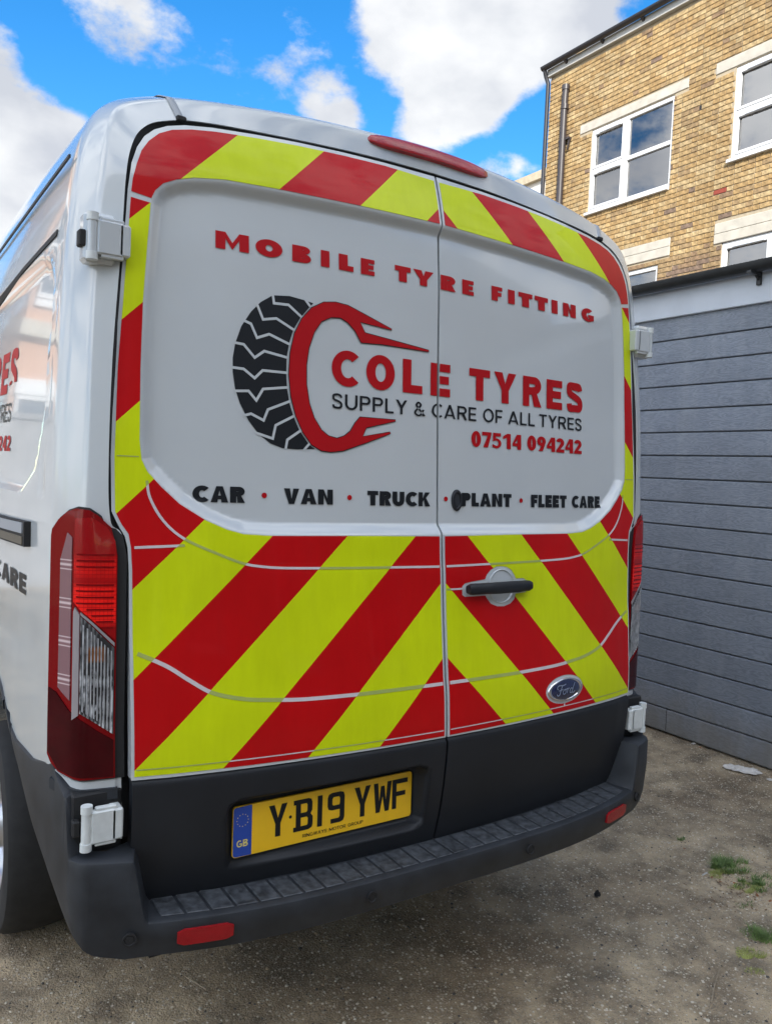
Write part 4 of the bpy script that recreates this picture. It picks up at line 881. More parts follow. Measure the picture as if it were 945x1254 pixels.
# ------------------------------------------------------------------ GROUND
def groundmat():
    m = mat('worn_tarmac', (.1, .09, .08), .85); g = G(m); c = g.n('ShaderNodeTexCoord')
    def vor(scale, rnd=1.):
        v = g.n('ShaderNodeTexVoronoi'); v.inputs['Scale'].default_value = scale; v.inputs['Randomness'].default_value = rnd; g.l(c.outputs['Object'], v.inputs['Vector']); return v
    n_big = g.noise(.9, 6, .6); n_mid = g.noise(6, 6, .65); n_fine = g.noise(150, 3, .6)
    base = g.mix(g.ramp(n_big, .36, .58), (.22, .155, .09), (.58, .45, .285)); base = g.mix(g.ramp(n_mid, .42, .66, 0, .8), base, (.12, .088, .055))
    v1 = vor(75); v2 = vor(170)
    cs = g.n('ShaderNodeSeparateColor'); g.l(v1.outputs['Color'], cs.inputs[0]); cs2 = g.n('ShaderNodeSeparateColor'); g.l(v2.outputs['Color'], cs2.inputs[0])
    st = g.m('MULTIPLY', g.m('LESS_THAN', v1.outputs['Distance'], .36), g.m('GREATER_THAN', cs.outputs[0], .62))
    st2 = g.m('MULTIPLY', g.m('LESS_THAN', v2.outputs['Distance'], .38), g.m('GREATER_THAN', cs2.outputs[0], .5))
    stc = g.mix(cs.outputs[1], (.26, .20, .13), (.80, .70, .54)); stc2 = g.mix(cs2.outputs[1], (.14, .12, .09), (.62, .53, .40))
    col = g.mix(g.m('MULTIPLY', st2, .8), base, stc2); col = g.mix(g.m('MULTIPLY', st, .85), col, stc)
    dk = g.ramp(g.noise(2.3, 7, .7), .54, .68, 0, .5); col = g.mix(dk, col, (.09, .075, .055))
    g.l(col, g.b.inputs['Base Color'])
    h = g.m('ADD', g.m('MULTIPLY', st, .5), g.m('MULTIPLY', st2, .25)); h = g.m('ADD', h, g.m('MULTIPLY', n_fine, .6))
    g.l(g.bump(n_mid, .7, .04, g.bump(h, 1., .018)), g.b.inputs['Normal'])
    return m
M['ground'] = groundmat()
xs = np.r_[-600, -120, -30, -12, np.linspace(-6, 6, 121), 12, 30, 120, 600]; ys = np.r_[-600, -120, -30, -12, np.linspace(-6, 6, 121), 12, 30, 120, 600]
X, Y = np.meshgrid(xs, ys, indexing='ij')
def gz(x, y):
    f = np.clip((6-np.maximum(np.abs(x), np.abs(y)))/3, 0, 1); return f*(.007*np.sin(1.7*x+.6*y)*np.sin(1.3*y-.4*x+1)+.004*np.sin(4.1*x+2.2*y))-.004
Zg = gz(X, Y); V = np.stack([X, Y, Zg], -1).reshape(-1, 3); n = len(ys)
gr = mesh_obj('ground', V, [(i*n+j, (i+1)*n+j, (i+1)*n+j+1, i*n+j+1) for i in range(len(xs)-1) for j in range(n-1)], M['ground']); tag(gr, kind='structure')
# loose aggregate
Vp = []; Fp = []; Mi = []; pm = [mat('stone_pale', (.58, .52, .41), .8, noise=.2, nscale=60), mat('stone_tan', (.38, .29, .18), .85, noise=.2, nscale=60), mat('stone_dark', (.08, .07, .06), .85, noise=.2, nscale=60)]
ico = [(0, 0, 1), (.89, 0, .45), (.28, .85, .45), (-.72, .53, .45), (-.72, -.53, .45), (.28, -.85, .45), (.72, .53, -.2), (-.28, .85, -.2), (-.89, 0, -.2), (-.28, -.85, -.2), (.72, -.53, -.2)]
icf = [(0, 1, 2), (0, 2, 3), (0, 3, 4), (0, 4, 5), (0, 5, 1), (1, 6, 2), (2, 7, 3), (3, 8, 4), (4, 9, 5), (5, 10, 1), (6, 7, 2), (7, 8, 3), (8, 9, 4), (9, 10, 5), (10, 6, 1)]
for i in range(20000):
    if i % 5: x = rng.uniform(-1.3, 2.95); y = rng.uniform(-.95, 1.2)
    else: x = rng.uniform(-1.6, 2.95); y = rng.uniform(-1, 2.6)
    s_ = abs(rng.normal(0, .0017))+.0013
    if rng.random() < .03: s_ *= 1.8
    if x > 1.2 and rng.random() < .4: s_ *= .7
    a = rng.uniform(0, 6.28); e = rng.uniform(.6, 1.3); ca, sa = math.cos(a), math.sin(a); k = len(Vp); z = float(gz(x, y))
    for p in ico: Vp.append((x+s_*(p[0]*e*ca-p[1]*sa), y+s_*(p[0]*e*sa+p[1]*ca), z+s_*(p[2]*.55+.1)))
    Fp += [tuple(q+k for q in f) for f in icf]; Mi += [int(rng.choice([0, 0, 1, 1, 2], 1)[0])]*15
gp = mesh_obj('loose_gravel', Vp, Fp, None, smooth=False, mats=pm, midx=Mi); tag(gp, 'small pale stones set loose on the worn yard surface', 'gravel', kind='stuff')
# ------------------------------------------------------------------ GARAGE
def woodmat():
    m = mat('grey_composite_board', (.1, .11, .13), .55); g = G(m); c = g.n('ShaderNodeTexCoord'); oi = g.n('ShaderNodeObjectInfo')
    off = g.n('ShaderNodeVectorMath', operation='ADD'); cmb = g.n('ShaderNodeCombineXYZ'); g.l(g.m('MULTIPLY', oi.outputs['Random'], 37.), cmb.inputs[1]); g.l(g.m('MULTIPLY', oi.outputs['Random'], 11.), cmb.inputs[2])
    g.l(c.outputs['Object'], off.inputs[0]); g.l(cmb.outputs[0], off.inputs[1])
    warp = g.noise(1.0, 3, .55, off.outputs[0], (1, 2.4, 13))
    rings = g.m('PINGPONG', g.m('MULTIPLY', warp, 34.), 1.); fib = g.noise(12, 6, .7, off.outputs[0], (1, 3, 40))
    f = g.m('ADD', g.m('MULTIPLY', g.ramp(rings, .0, .9), .36), g.m('MULTIPLY', fib, 1.05))
    tone = g.m('MULTIPLY', g.ramp(oi.outputs['Random'], 0, 1, .93, 1.07), g.ramp(g.noise(2.2, 6, .7), .3, .7, .88, 1.1))
    col = g.mix(g.ramp(f, .35, 1.05), (.14, .158, .187), (.265, .288, .328)); v = g.n('ShaderNodeVectorMath', operation='SCALE'); g.l(col, v.inputs[0]); g.l(tone, v.inputs['Scale'])
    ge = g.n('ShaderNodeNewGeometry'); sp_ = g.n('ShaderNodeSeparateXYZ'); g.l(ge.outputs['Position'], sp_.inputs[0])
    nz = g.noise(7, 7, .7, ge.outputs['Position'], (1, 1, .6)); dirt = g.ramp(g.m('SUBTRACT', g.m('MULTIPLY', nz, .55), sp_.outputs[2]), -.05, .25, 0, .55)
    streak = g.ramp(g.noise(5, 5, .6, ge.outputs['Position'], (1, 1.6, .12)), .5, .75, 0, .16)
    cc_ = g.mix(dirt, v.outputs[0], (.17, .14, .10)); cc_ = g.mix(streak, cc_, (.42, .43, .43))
    g.l(cc_, g.b.inputs['Base Color']); g.l(g.bump(f, .55, .003), g.b.inputs['Normal']); return m
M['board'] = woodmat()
M['gutterblk'] = mat('black_gutter', (.020, .021, .021), .45, noise=.3, nscale=15)
M['fascia'] = mat('grey_painted_fascia', (.52, .55, .59), .5, noise=.06, nscale=6)
M['felt'] = mat('roof_felt', (.05, .05, .05), .9, noise=.3, nscale=20)
M['gwall'] = mat('rendered_wall', (.25, .25, .25), .9, noise=.15, nscale=8)
GX, GY0, GY1 = 3.0, -3.2, 3.1
ga = thing('garage', 'low garage with grey wood-effect horizontal boards and a black gutter', 'garage', (GX, 0, 0))
pitch = .1472; H0 = .158
bmesh_ = {}
def board(y0, y1, z0, z1):
    key = (round(y1-y0, 3), round(z1-z0, 3))
    if key not in bmesh_:
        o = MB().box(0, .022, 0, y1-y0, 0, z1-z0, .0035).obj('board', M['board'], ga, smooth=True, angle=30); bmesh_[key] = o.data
    else: o = bpy.data.objects.new('board', bmesh_[key]); COL.objects.link(o); o.parent = ga
    o.location = (-.022, y0, z0); return o
for i in range(18):
    z0 = 0.012 if i == 0 else H0-.0+(i-1)*pitch+.0035; z1 = H0+i*pitch-.0045
    if i == 0: ys_ = [GY0, 1.44, GY1]
    else: ys_ = [GY0, -1.6+.7*((i*37 % 11)/11), GY1]
    if z1 > 2.66: z1 = 2.66
    for a, b in zip(ys_[:-1], ys_[1:]): board(a+.0015, b-.0015, z0, z1)
MB().box(.002, 2.6, GY0, GY1, 0, 2.84).obj('wall', M['gwall'], ga)
MB().box(-.045, .0, GY0, GY1+.02, 2.655, 2.835, .004).obj('fascia', M['fascia'], ga)
MB().box(-.01, 2.7, GY0-.05, GY1+.05, 2.842, 2.872).obj('roof', M['felt'], ga)
gt = MB(); n = 9; V = []
for y in (GY0, GY1+.03):
    for k in range(n+1): a = math.pi+math.pi*k/n; V.append((-.103+.052*math.cos(a), y, 2.862+.052*math.sin(a)*1.05+.01))
    for k in range(n+1): a = 2*math.pi-math.pi*k/n; V.append((-.103+.048*math.cos(a), y, 2.862+.048*math.sin(a)*1.05+.012))
q = 2*n+2; gt.add(V, [(k, k+1, q+k+1, q+k) for k in range(q-1)]+[(q-1, 0, q, 2*q-1), tuple(range(q)), tuple(range(q, 2*q))])
gut = gt.obj('gutter', M['gutterblk'], ga, smooth=True, angle=40)
for y in (.98, -.05, 1.95, 2.9, -1.1): MB().box(-.16, -.046, y-.014, y+.014, 2.805, 2.822, .002).box(-.062, -.046, y-.014, y+.014, 2.755, 2.84, .002).prism([(-.05, 2.77), (-.10, 2.812), (-.05, 2.812)], lambda a, b: (a, y-.006, b), lambda a, b: (a, y+.006, b)).obj('gutter_bracket', M['gutterblk'], gut)
# ------------------------------------------------------------------ BRICK HOUSE  (wall plane x = 8.3, seen y 4..8.4)
BX = 8.3
bh = thing('brick_house', 'yellow stock brick house with white windows above the garage', 'house', (BX, 6, 0))
HB = lambda p: (p[0]-BX, p[1]-6, p[2])
M['mortar'] = mat('mortar', (.37, .31, .22), .9, noise=.12, nscale=20)
bricks = [mat('brick_'+nm, c, .85, noise=.38, nscale=22, ndet=8, bump=.8, bscale=70, bdist=.008) for nm, c in (('yellow', (0.360, 0.245, 0.112)), ('pale', (0.401, 0.292, 0.150)), ('ochre', (0.320, 0.207, 0.088)), ('dull', (0.272, 0.184, 0.092)), ('brown', (0.224, 0.146, 0.082)), ('purple', (0.170, 0.116, 0.082)))]
def weather(m, scale, lo, hi, sc3=(1, 1, 1)):
    g = G(m); ge = g.n('ShaderNodeNewGeometry'); f = g.ramp(g.noise(scale, 7, .65, ge.outputs['Position'], sc3), .32, .68, lo, hi)
    src = g.b.inputs['Base Color'].links[0].from_socket; v = g.n('ShaderNodeVectorMath', operation='SCALE'); g.l(src, v.inputs[0]); g.l(f, v.inputs['Scale']); g.l(v.outputs[0], g.b.inputs['Base Color'])
for b_ in bricks: weather(b_, 1.1, .80, 1.12, (1, 1, .5))
redbrick = mat('brick_red', (.24, .045, .028), .85, noise=.15, nscale=30, bump=.5, bscale=60, bdist=.004)
M['pvc'] = mat('white_pvc', (.66, .67, .68), .3, noise=.02)
M['stone'] = mat('concrete_lintel', (.45, .42, .36), .85, noise=.12, nscale=7, bump=.5, bscale=40, bdist=.004)
M['glass'] = mat('window_glass', (.10, .13, .17), .03, spec=1.0, noise=.12, nscale=1.2)
M['clearglass'] = mat('clear_window_glass', (.8, .85, .9), .02); _g = G(M['clearglass']); _t = _g.n('ShaderNodeBsdfTransparent'); _t.inputs[0].default_value = (.82, .87, .90, 1); _s = _g.n('ShaderNodeBsdfGlossy'); _s.inputs['Roughness'].default_value = .01
_f = _g.n('ShaderNodeFresnel'); _f.inputs[0].default_value = 3.4; _m = _g.n('ShaderNodeMixShader'); _g.l(_f.outputs[0], _m.inputs[0]); _g.l(_t.outputs[0], _m.inputs[1]); _g.l(_s.outputs[0], _m.inputs[2]); _g.l(_m.outputs[0], _g.t.nodes['Material Output'].inputs[0])
M['room'] = mat('room_wall', (.35, .35, .37), .9)
M['pipe'] = mat('brown_pipe', (.040, .032, .032), .4, noise=.1); M['pipeblk'] = mat('black_pipe', (.022, .022, .028), .35)
wallL, wallR = -3.0, 8.42
openings = [(5.88, 7.43, 5.86, 7.16), (3.35, 4.92, 5.95, 7.16), (3.35, 4.97, 3.6, 4.87), (6.00, 7.55, 3.6, 4.78)]
lint = [(5.65, 7.68, 7.17, 7.305), (3.2, 5.22, 7.17, 7.32), (3.2, 5.09, 4.87, 5.145), (5.80, 7.72, 4.87, 5.13)]
def blocked(y0, y1, z0, z1):
    for a, b, c, d in openings+lint:
        if y1 > a+.002 and y0 < b-.002 and z1 > c+.002 and z0 < d-.002: return (a, b)
    return None
cells = []
nz = int((8.34-4.3)/.069)
for r_ in range(nz+1):
    z0 = 4.30+r_*.069; z1 = z0+.0605
    y = 8.42; k = 0; flem = (r_ % 2)
    seq = [.190, .090] if not flem else [.090, .190]
    first = True
    while y > 3.3:
        wd = seq[k % 2]
        if first and flem: wd = .090
        first = False
        a, b = y-wd, y; k += 1; y -= wd+.009
        bl = blocked(a, b, z0, z1)
        if bl:
            parts = []
            for (q0, q1, c, d) in openings+lint:
                if b > q0+.002 and a < q1-.002 and z1 > c+.002 and z0 < d-.002:
                    if z0 >= c-.06 and z1 <= d+.06: pass
                    na, nb = a, b
                    if a < q0 < b: nb = q0-.004
                    elif a < q1 < b: na = q1+.004
                    else: na = nb = 0
                    parts.append((na, nb))
            a = max(p[0] for p in parts) if all(p != (0, 0) for p in parts) else 0; b = min(p[1] for p in parts) if a or all(p != (0, 0) for p in parts) else 0
            if b-a < .03: continue
        if z1 > 8.36: continue
        cells.append((a, b, z0, z1))
near = sorted(cells, key=lambda c: ((c[0]+c[1])/2+1.74)**2*.9+(((c[2]+c[3])/2)-1.6)**2)
def in_frame(c):
    P = Vector((BX, (c[0]+c[1])/2, (c[2]+c[3])/2))-CAM; w_ = P.dot(fwd); u = 472.5+F*P.dot(rt)/w_; v = 627-F*P.dot(up)/w_
    if not (-5 < u < 950 and -5 < v < 1260): return False
    # hidden behind the garage gutter
    return v < 345-.21*(u-778)+4
vis = [c for c in near if in_frame(c)]; vs = set(vis[:298])
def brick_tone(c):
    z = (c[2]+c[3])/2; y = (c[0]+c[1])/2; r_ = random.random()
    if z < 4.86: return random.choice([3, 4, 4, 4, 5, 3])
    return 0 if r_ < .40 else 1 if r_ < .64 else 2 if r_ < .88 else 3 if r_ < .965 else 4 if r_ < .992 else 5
bcache = {}
sV = []; sF = []; sM = []
for c in cells:
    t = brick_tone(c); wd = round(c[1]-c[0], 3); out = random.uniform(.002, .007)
    air = abs((c[0]+c[1])/2-5.06) < .07 and c[1]-c[0] > .15 and abs((c[2]+c[3])/2-5.55) < .035
    if c in vs:
        key = (wd, t if not air else 9)
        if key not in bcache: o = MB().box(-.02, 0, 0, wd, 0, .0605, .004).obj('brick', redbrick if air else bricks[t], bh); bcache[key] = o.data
        else: o = bpy.data.objects.new('brick', bcache[key]); COL.objects.link(o); o.parent = bh
        o.location = (-out+.012, c[0]-6, c[2]+random.uniform(-.002, .002)); o.rotation_euler = (random.gauss(0, .006), 0, random.gauss(0, .01))
        if air: o['label'] = 'single red brick'
    else:
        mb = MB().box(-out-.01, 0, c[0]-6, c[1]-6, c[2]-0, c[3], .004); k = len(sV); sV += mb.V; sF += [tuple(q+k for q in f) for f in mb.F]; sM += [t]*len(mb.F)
o = mesh_obj('brickwork', sV, sF, None, bh, smooth=False, mats=bricks, midx=sM); o['kind'] = 'stuff'
# mortar backing wall with window holes
def wall_with_holes(y0, y1, z0, z1, holes, x0, x1, name, m, parent):
    ys_ = sorted({y0, y1, *[h_[0] for h_ in holes], *[h_[1] for h_ in holes]}); zs_ = sorted({z0, z1, *[h_[2] for h_ in holes], *[h_[3] for h_ in holes]}); mb = MB()
    ys_ = [a for a in ys_ if y0 <= a <= y1]; zs_ = [a for a in zs_ if z0 <= a <= z1]
    for a, b in zip(ys_[:-1], ys_[1:]):
        for c, d in zip(zs_[:-1], zs_[1:]):
            cy_, cz_ = (a+b)/2, (c+d)/2
            if any(h_[0] < cy_ < h_[1] and h_[2] < cz_ < h_[3] for h_ in holes): continue
            mb.box(x0-BX, x1-BX, a-6, b-6, c, d)
    return mb.obj(name, m, parent)
wall_with_holes(wallL, wallR, 0, 8.38, openings, BX, BX+.25, 'wall', M['mortar'], bh)
MB().box(2.2, 8, wallL-6, wallR-6-.02, 0, 8.3).box(.25, 2.2, 8.3-6, 8.40-6, 0, 8.3).box(.25, 2.2, wallL-6, -2.9-6, 0, 8.3).obj('rear_block', bricks[0], bh)
for i, (a, b, c, d) in enumerate(lint):
    if i < 2: MB().box(-.014, .12, a-6, b-6, c, d, .006).obj('lintel', M['stone'], bh)
    else:
        o = MB().box(-.02, .12, a-6, b-6, c, c+.132, .008).box(-.017, .12, a-6, b-6, c+.134, d, .008).obj('lintel', M['stone'], bh)
def window(a, b, c, d, sash, vent_left=True):
    w_ = thing('window', None, None, (0, (a+b)/2-6, c)); w_.parent = bh; del_ = None
    y0, y1 = a-(a+b)/2, b-(a+b)/2; h = d-c; X0 = .012
    f = .062; mull = y1-(y1-y0)*.44      # casement on the far (left in view) side
    fr = MB().box(X0, X0+.07, y0, y1, 0, f, .004).box(X0, X0+.07, y0, y1, h-f, h, .004).box(X0+.001, X0+.069, y0, y0+f*.6, f, h-f).box(X0+.001, X0+.069, y1-f, y1, f, h-f).box(X0-.002, X0+.068, mull-.05, mull+.045, f*.9, h-f*.9)
    fr.box(X0-.001, X0+.066, y0+f*.6, mull-.05, h*.5-.028, h*.5+.028).box(X0-.003, X0+.066, mull+.045, y1-f, h*.5-.05, h*.5+.05)
    # casement sashes proud of the frame
    for z0, z1 in ((f-.006, h*.5-.03), (h*.5+.03, h-f+.006)):
        fr.box(X0-.012, X0+.03, mull+.03, mull+.062, z0, z1, .003).box(X0-.012, X0+.03, y1-.075, y1-.043, z0, z1, .003).box(X0-.0125, X0+.03, mull+.05, y1-.06, z0, z0+.036, .003).box(X0-.0125, X0+.03, mull+.05, y1-.06, z1-.036, z1, .003)
    fr.obj('frame', M['pvc'], w_)
    for k, (p0, p1) in enumerate(((y0+f*.6, mull-.05), (mull+.045, y1-f))):
        for z0, z1 in ((f, h*.5-.028), (h*.5+.028, h-f)): MB().box(X0+.034, X0+.040, p0-.003, p1+.003, z0-.003, z1+.003).obj('pane', M['clearglass'], w_)
    for z1 in (h-f-.006, h*.5-.045): MB().box(X0-.022, X0-.0130, mull+.10, y1-.17, z1-.02, z1-.004, .002).obj('trickle_vent', M['fascia'], w_)
    MB().box(X0-.075, X0+.02, y0-.0, y1+.03, -.045, -.002, .004).obj('sill', M['pvc'], w_)
    return w_
for (a, b, c, d) in openings: window(a, b, c, d, 0)
for (a, b, c, d) in openings:
    MB().box(.085, .252, b-6+.0, b-6+.02, c, d).box(.085, .252, a-6-.02, a-6, c, d).box(.085, .30, a-6-.02, b-6+.02, c-.03, c-.002).box(.085, .252, a-6, b-6, d+.0, d+.02).obj('inner_reveal', M['pvc'], bh)
MB().box(2.15, 2.19, -5.9, 2.3, .1, 8.3).box(.26, 2.15, -8.9, 2.29, 8.2, 8.28).box(.26, 2.15, -8.9, 2.29, 5.2, 5.3).box(.26, 2.15, 2.25, 2.295, .1, 8.2).box(.26, 2.15, -.75, -.65, .1, 8.2).obj('room', M['room'], bh)
MB().box(-.075, .0, wallL-6, wallR-6+.03, 8.345, 8.47, .004).obj('fascia', mat('grey_fascia_board', (.42, .42, .40), .6, noise=.08, nscale=5), bh)
V = []
for y in (wallL, 8.50):
    for k in range(n+1): a = math.pi+math.pi*k/n; V.append((-.135+.058*math.cos(a), y-6, 8.50+.058*math.sin(a)))
    for k in range(n+1): a = 2*math.pi-math.pi*k/n; V.append((-.135+.054*math.cos(a), y-6, 8.50+.054*math.sin(a)+.002))
g2 = MB().add(V, [(k, k+1, q+k+1, q+k) for k in range(q-1)]+[(q-1, 0, q, 2*q-1), tuple(range(q)), tuple(range(q, 2*q))]).obj('gutter', M['pipeblk'], bh, smooth=True, angle=40)
y = 8.0
while y > 3.0:
    MB().prism([(-.075, 8.40), (-.14, 8.445), (-.075, 8.47)], lambda a, b: (a, y-6-.02, b), lambda a, b: (a, y-6+.02, b)).obj('gutter_bracket', M['pipeblk'], g2); y -= .77
MB().tube([(-.13, 8.46-6, 8.47), (-.09, 8.46-6, 8.36), (-.045, 8.445-6, 8.25), (-.045, 8.445-6, 0)], .034, 12).obj('downpipe', M['pipeblk'], bh, smooth=True)
sp = MB().tube([(-.075, 8.0-6, 0), (-.075, 8.0-6, 7.70), (-.075, 7.99-6, 7.98)], .055, 14).tube([(-.075, 7.99-6, 7.97), (-.075, 7.99-6, 8.05)], .066, 14).tube([(-.075, 7.99-6, 7.66), (-.075, 7.99-6, 7.74)], .062, 14).obj('soil_pipe', M['pipe'], bh, smooth=True)
MB().box(-.08, 0, 7.86-6, 8.10-6, 7.16, 7.19).prism([(7.86-6, 7.16), (7.90-6, 7.0), (7.92-6, 7.0), (7.89-6, 7.16)], lambda a, b: (-.06, a, b), lambda a, b: (-.03, a, b)).obj('pipe_clip', M['pipe'], sp)
MB().prism([(0, 8.47), (3.5, 10.2), (7.5, 8.47)], lambda a, b: (a-.05, wallL-6, b+.01), lambda a, b: (a-.05, wallR-6+.05, b+.01)).obj('roof', M['felt'], bh)
MB().tube([(.6, 8.36-6, 8.7), (.6, 8.36-6, 9.0)], [.10, .08], 12).obj('chimney_pot', mat('clay_pot', (.5, .36, .2), .8), bh, smooth=True)
# hole left in the brickwork
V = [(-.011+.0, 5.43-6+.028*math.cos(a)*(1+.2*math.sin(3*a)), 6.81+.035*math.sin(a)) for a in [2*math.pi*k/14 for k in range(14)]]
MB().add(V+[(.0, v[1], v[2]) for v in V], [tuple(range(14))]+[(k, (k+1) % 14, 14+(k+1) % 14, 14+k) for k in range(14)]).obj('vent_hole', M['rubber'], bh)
# distant house beyond the corner
dh = thing('distant_house', 'pale rendered house with a tan coping glimpsed between the van roof and the downpipe', 'house', (13.5, 14, 0))
MB().prism([(-3, 0), (3, 0), (3, 9.45), (-3, 9.45)], lambda a, b: (0, a, b), lambda a, b: (4, a, b)).obj('wall', mat('pale_render', (.62, .60, .56), .8, noise=.08, nscale=2), dh)
MB().box(-.12, 4, -3.1, 3.1, 9.452, 9.66).obj('coping', mat('tan_coping', (.42, .36, .26), .85, noise=.15, nscale=9), dh)
# ------------------------------------------------------------------ NEIGHBOURS behind and beside the viewer (they shade the yard and show in the paint)
def terrace(name, label, x0, x1, y0, y1, H, wm, faces, roofm, wpitch=2.4, fl=2.9):
    t = thing(name, label, 'house', ((x0+x1)/2, (y0+y1)/2, 0)); cx, cy_ = (x0+x1)/2, (y0+y1)/2
    MB().box(x0-cx, x1-cx, y0-cy_, y1-cy_, 0, H).obj('wall', wm, t)
    MB().box(x0-cx-.15, x1-cx+.15, y0-cy_-.15, y1-cy_+.15, H+.002, H+.25).obj('parapet', M['stone'], t)
    for face in faces:
        ln = (y1-y0) if face in ('+x', '-x') else (x1-x0); nw = max(1, int(ln/wpitch)); nf = int((H-.6)/fl)
        for i in range(nw):
            for j in range(nf):
                s_ = -ln/2+ln*(i+.5)/nw; z = 1.0+j*fl; ww, hh = .55, 1.55
                def bx(mb, a0, a1, d0, d1, z0, z1):
                    if face == '+x': return mb.box(x1-cx+d0, x1-cx+d1, s_+a0, s_+a1, z0, z1)
                    if face == '-x': return mb.box(x0-cx-d1, x0-cx-d0, s_+a0, s_+a1, z0, z1)
                    if face == '-y': return mb.box(s_+a0, s_+a1, y0-cy_-d1, y0-cy_-d0, z0, z1)
                    return mb.box(s_+a0, s_+a1, y1-cy_+d0, y1-cy_+d1, z0, z1)
                f = bx(MB(), -ww, ww, .002, .05, z-.12, z-.02); bx(f, -ww-.05, ww+.05, .003, .06, z+hh, z+hh+.22)
                for a0, a1, z0, z1 in ((-ww, -ww+.07, z, z+hh), (ww-.07, ww, z, z+hh), (-ww+.07, ww-.07, z, z+.07), (-ww+.07, ww-.07, z+hh-.07, z+hh), (-ww+.07, ww-.07, z+hh/2-.03, z+hh/2+.03)): bx(f, a0, a1, .004, .045, z0, z1)
                w_ = f.obj('window', M['pvc'], t); bx(MB(), -ww+.06, ww-.06, .006, .012, z+.05, z+hh-.05).obj('pane', M['glass'], w_)
    return t
M['cream'] = mat('cream_render', (.62, .56, .46), .85, noise=.06, nscale=3); M['peach'] = mat('peach_brick', (.50, .30, .20), .85, noise=.1, nscale=8); M['dullbrick'] = mat('dull_brick', (.30, .24, .18), .9, noise=.15, nscale=6)
terrace('tall_house', 'unseen tall house placed to the left behind the photographer to shade the yard', -19, -7, -22, -12, 14.5, M['cream'], ['+x', '+y'], M['felt'])  # unseen block, placed and sized to keep the sun off the yard
terrace('rear_house', 'brick house row standing behind the photographer', -3.5, 15, -19, -10.5, 8.4, M['dullbrick'], ['+y'], M['felt'])
terrace('terraced_house', 'peach brick terraced house ahead on the left, mirrored in the van side', -5.3, -2.5, 9.5, 16, 7.0, M['peach'], ['-y', '+x'], M['felt'], 1.4)
pt = [o for o in bpy.data.objects if o.name == 'terraced_house'][0]
for z_ in (3.35, 6.25): MB().box(-1.46, 1.46, -3.36, -3.252, z_, z_+.22).obj('string_course', M['stone'], pt)
gw = MB().box(-7, -1.9, 8.3, 8.55, 0, 2.15).box(-7, -1.88, 8.27, 8.58, 2.152, 2.22).obj('garden_wall', mat('grey_block_wall', (.26, .26, .27), .85, noise=.25, nscale=5)); tag(gw, 'grey garden wall in front of the peach house, mirrored in the van side', 'wall')
# ------------------------------------------------------------------ small things on the ground
M['grass'] = mat('grass_blade', (.13, .20, .050), .7, noise=.35, nscale=12); M['moss'] = mat('dry_moss', (.14, .15, .045), .9, noise=.3, nscale=40)
def tuft(name, label, cx, cy_, nb, rad, hgt, elong=(1, .5, 0)):
    V = []; Fc = []
    subs = [(rad*random.gauss(0, .42), rad*random.gauss(0, .42), random.uniform(.12, .38)) for _ in range(9)]
    for i in range(nb):
        sx_, sy_, sr_ = random.choice(subs); a = random.uniform(0, 6.28); r_ = rad*sr_*math.sqrt(random.random()); dx, dy = (sx_+r_*math.cos(a))*elong[0], (sy_+r_*math.sin(a))*elong[1]; th = elong[2]
        x = dx*math.cos(th)-dy*math.sin(th); y = dx*math.sin(th)+dy*math.cos(th); r_ = min(rad, math.hypot(dx, dy))
        h = hgt*random.uniform(.35, 1)*(1-.5*r_/rad); b = random.uniform(0, 6.28); ln = h*random.uniform(.4, 1.3); w_ = random.uniform(.0009, .0019)
        z = float(gz(cx+x, cy_+y)); k = len(V); cb_, sb = math.cos(b), math.sin(b)
        for t in (0, .4, .75, 1):
            q = w_*(1-t*.9); V += [(x+cb_*ln*t*t-sb*q, y+sb*ln*t*t+cb_*q, z+h*(t-.25*t*t)), (x+cb_*ln*t*t+sb*q, y+sb*ln*t*t-cb_*q, z+h*(t-.25*t*t))]
        Fc += [(k+2*j, k+2*j+1, k+2*j+3, k+2*j+2) for j in range(3)]
    o = mesh_obj(name, V, Fc, M['grass'], smooth=False); o.location = (cx, cy_, 0); tag(o, label, 'grass', kind='stuff'); return o
def upix(u, v, z=0.):
    d = (u-472.5)/F*rt-(v-627)/F*up+fwd; t = (z-CAM.z)/d.z; return CAM+d*t
p = upix(888, 1063); tuft('grass_tuft', 'green grass tuft growing from a crack in the right of the yard', p.x, p.y, 800, .13, .05, (1, .5, -.5))
p = upix(925, 1082); tuft('grass_tuft', 'yellowish grass patch just right of the green tuft', p.x, p.y, 500, .12, .035, (1, .5, -.5))
p = upix(833, 1030); tuft('grass_tuft', 'tiny grass sprig nearest the van bumper', p.x, p.y, 70, .035, .025)
p = upix(940, 1150); tuft('grass_tuft', 'grass patch at the lower right edge below the cracks', p.x, p.y, 600, .15, .04, (1, .6, -1.0))
p = upix(915, 1108); tuft('grass_tuft', 'sparse flat weeds between the two larger grass patches', p.x, p.y, 60, .06, .015, (1, .4, -.3))
M['drygrass'] = mat('dry_grass_blade', (.34, .36, .10), .7, noise=.3, nscale=12)
for (u, v, rr, lb_) in ((925, 1090, .085, 'short yellowing weeds under the right grass patch'), (940, 1172, .11, 'short yellowing weeds at the lower right edge'), (882, 1070, .07, 'short yellowing weeds round the green tuft')):
    p = upix(u, v); o = tuft('low_weeds', lb_, p.x, p.y, 1100, rr*1.2, .012, (1, .55, -.5)); o.data.materials[0] = M['drygrass']; o['category'] = 'weeds'
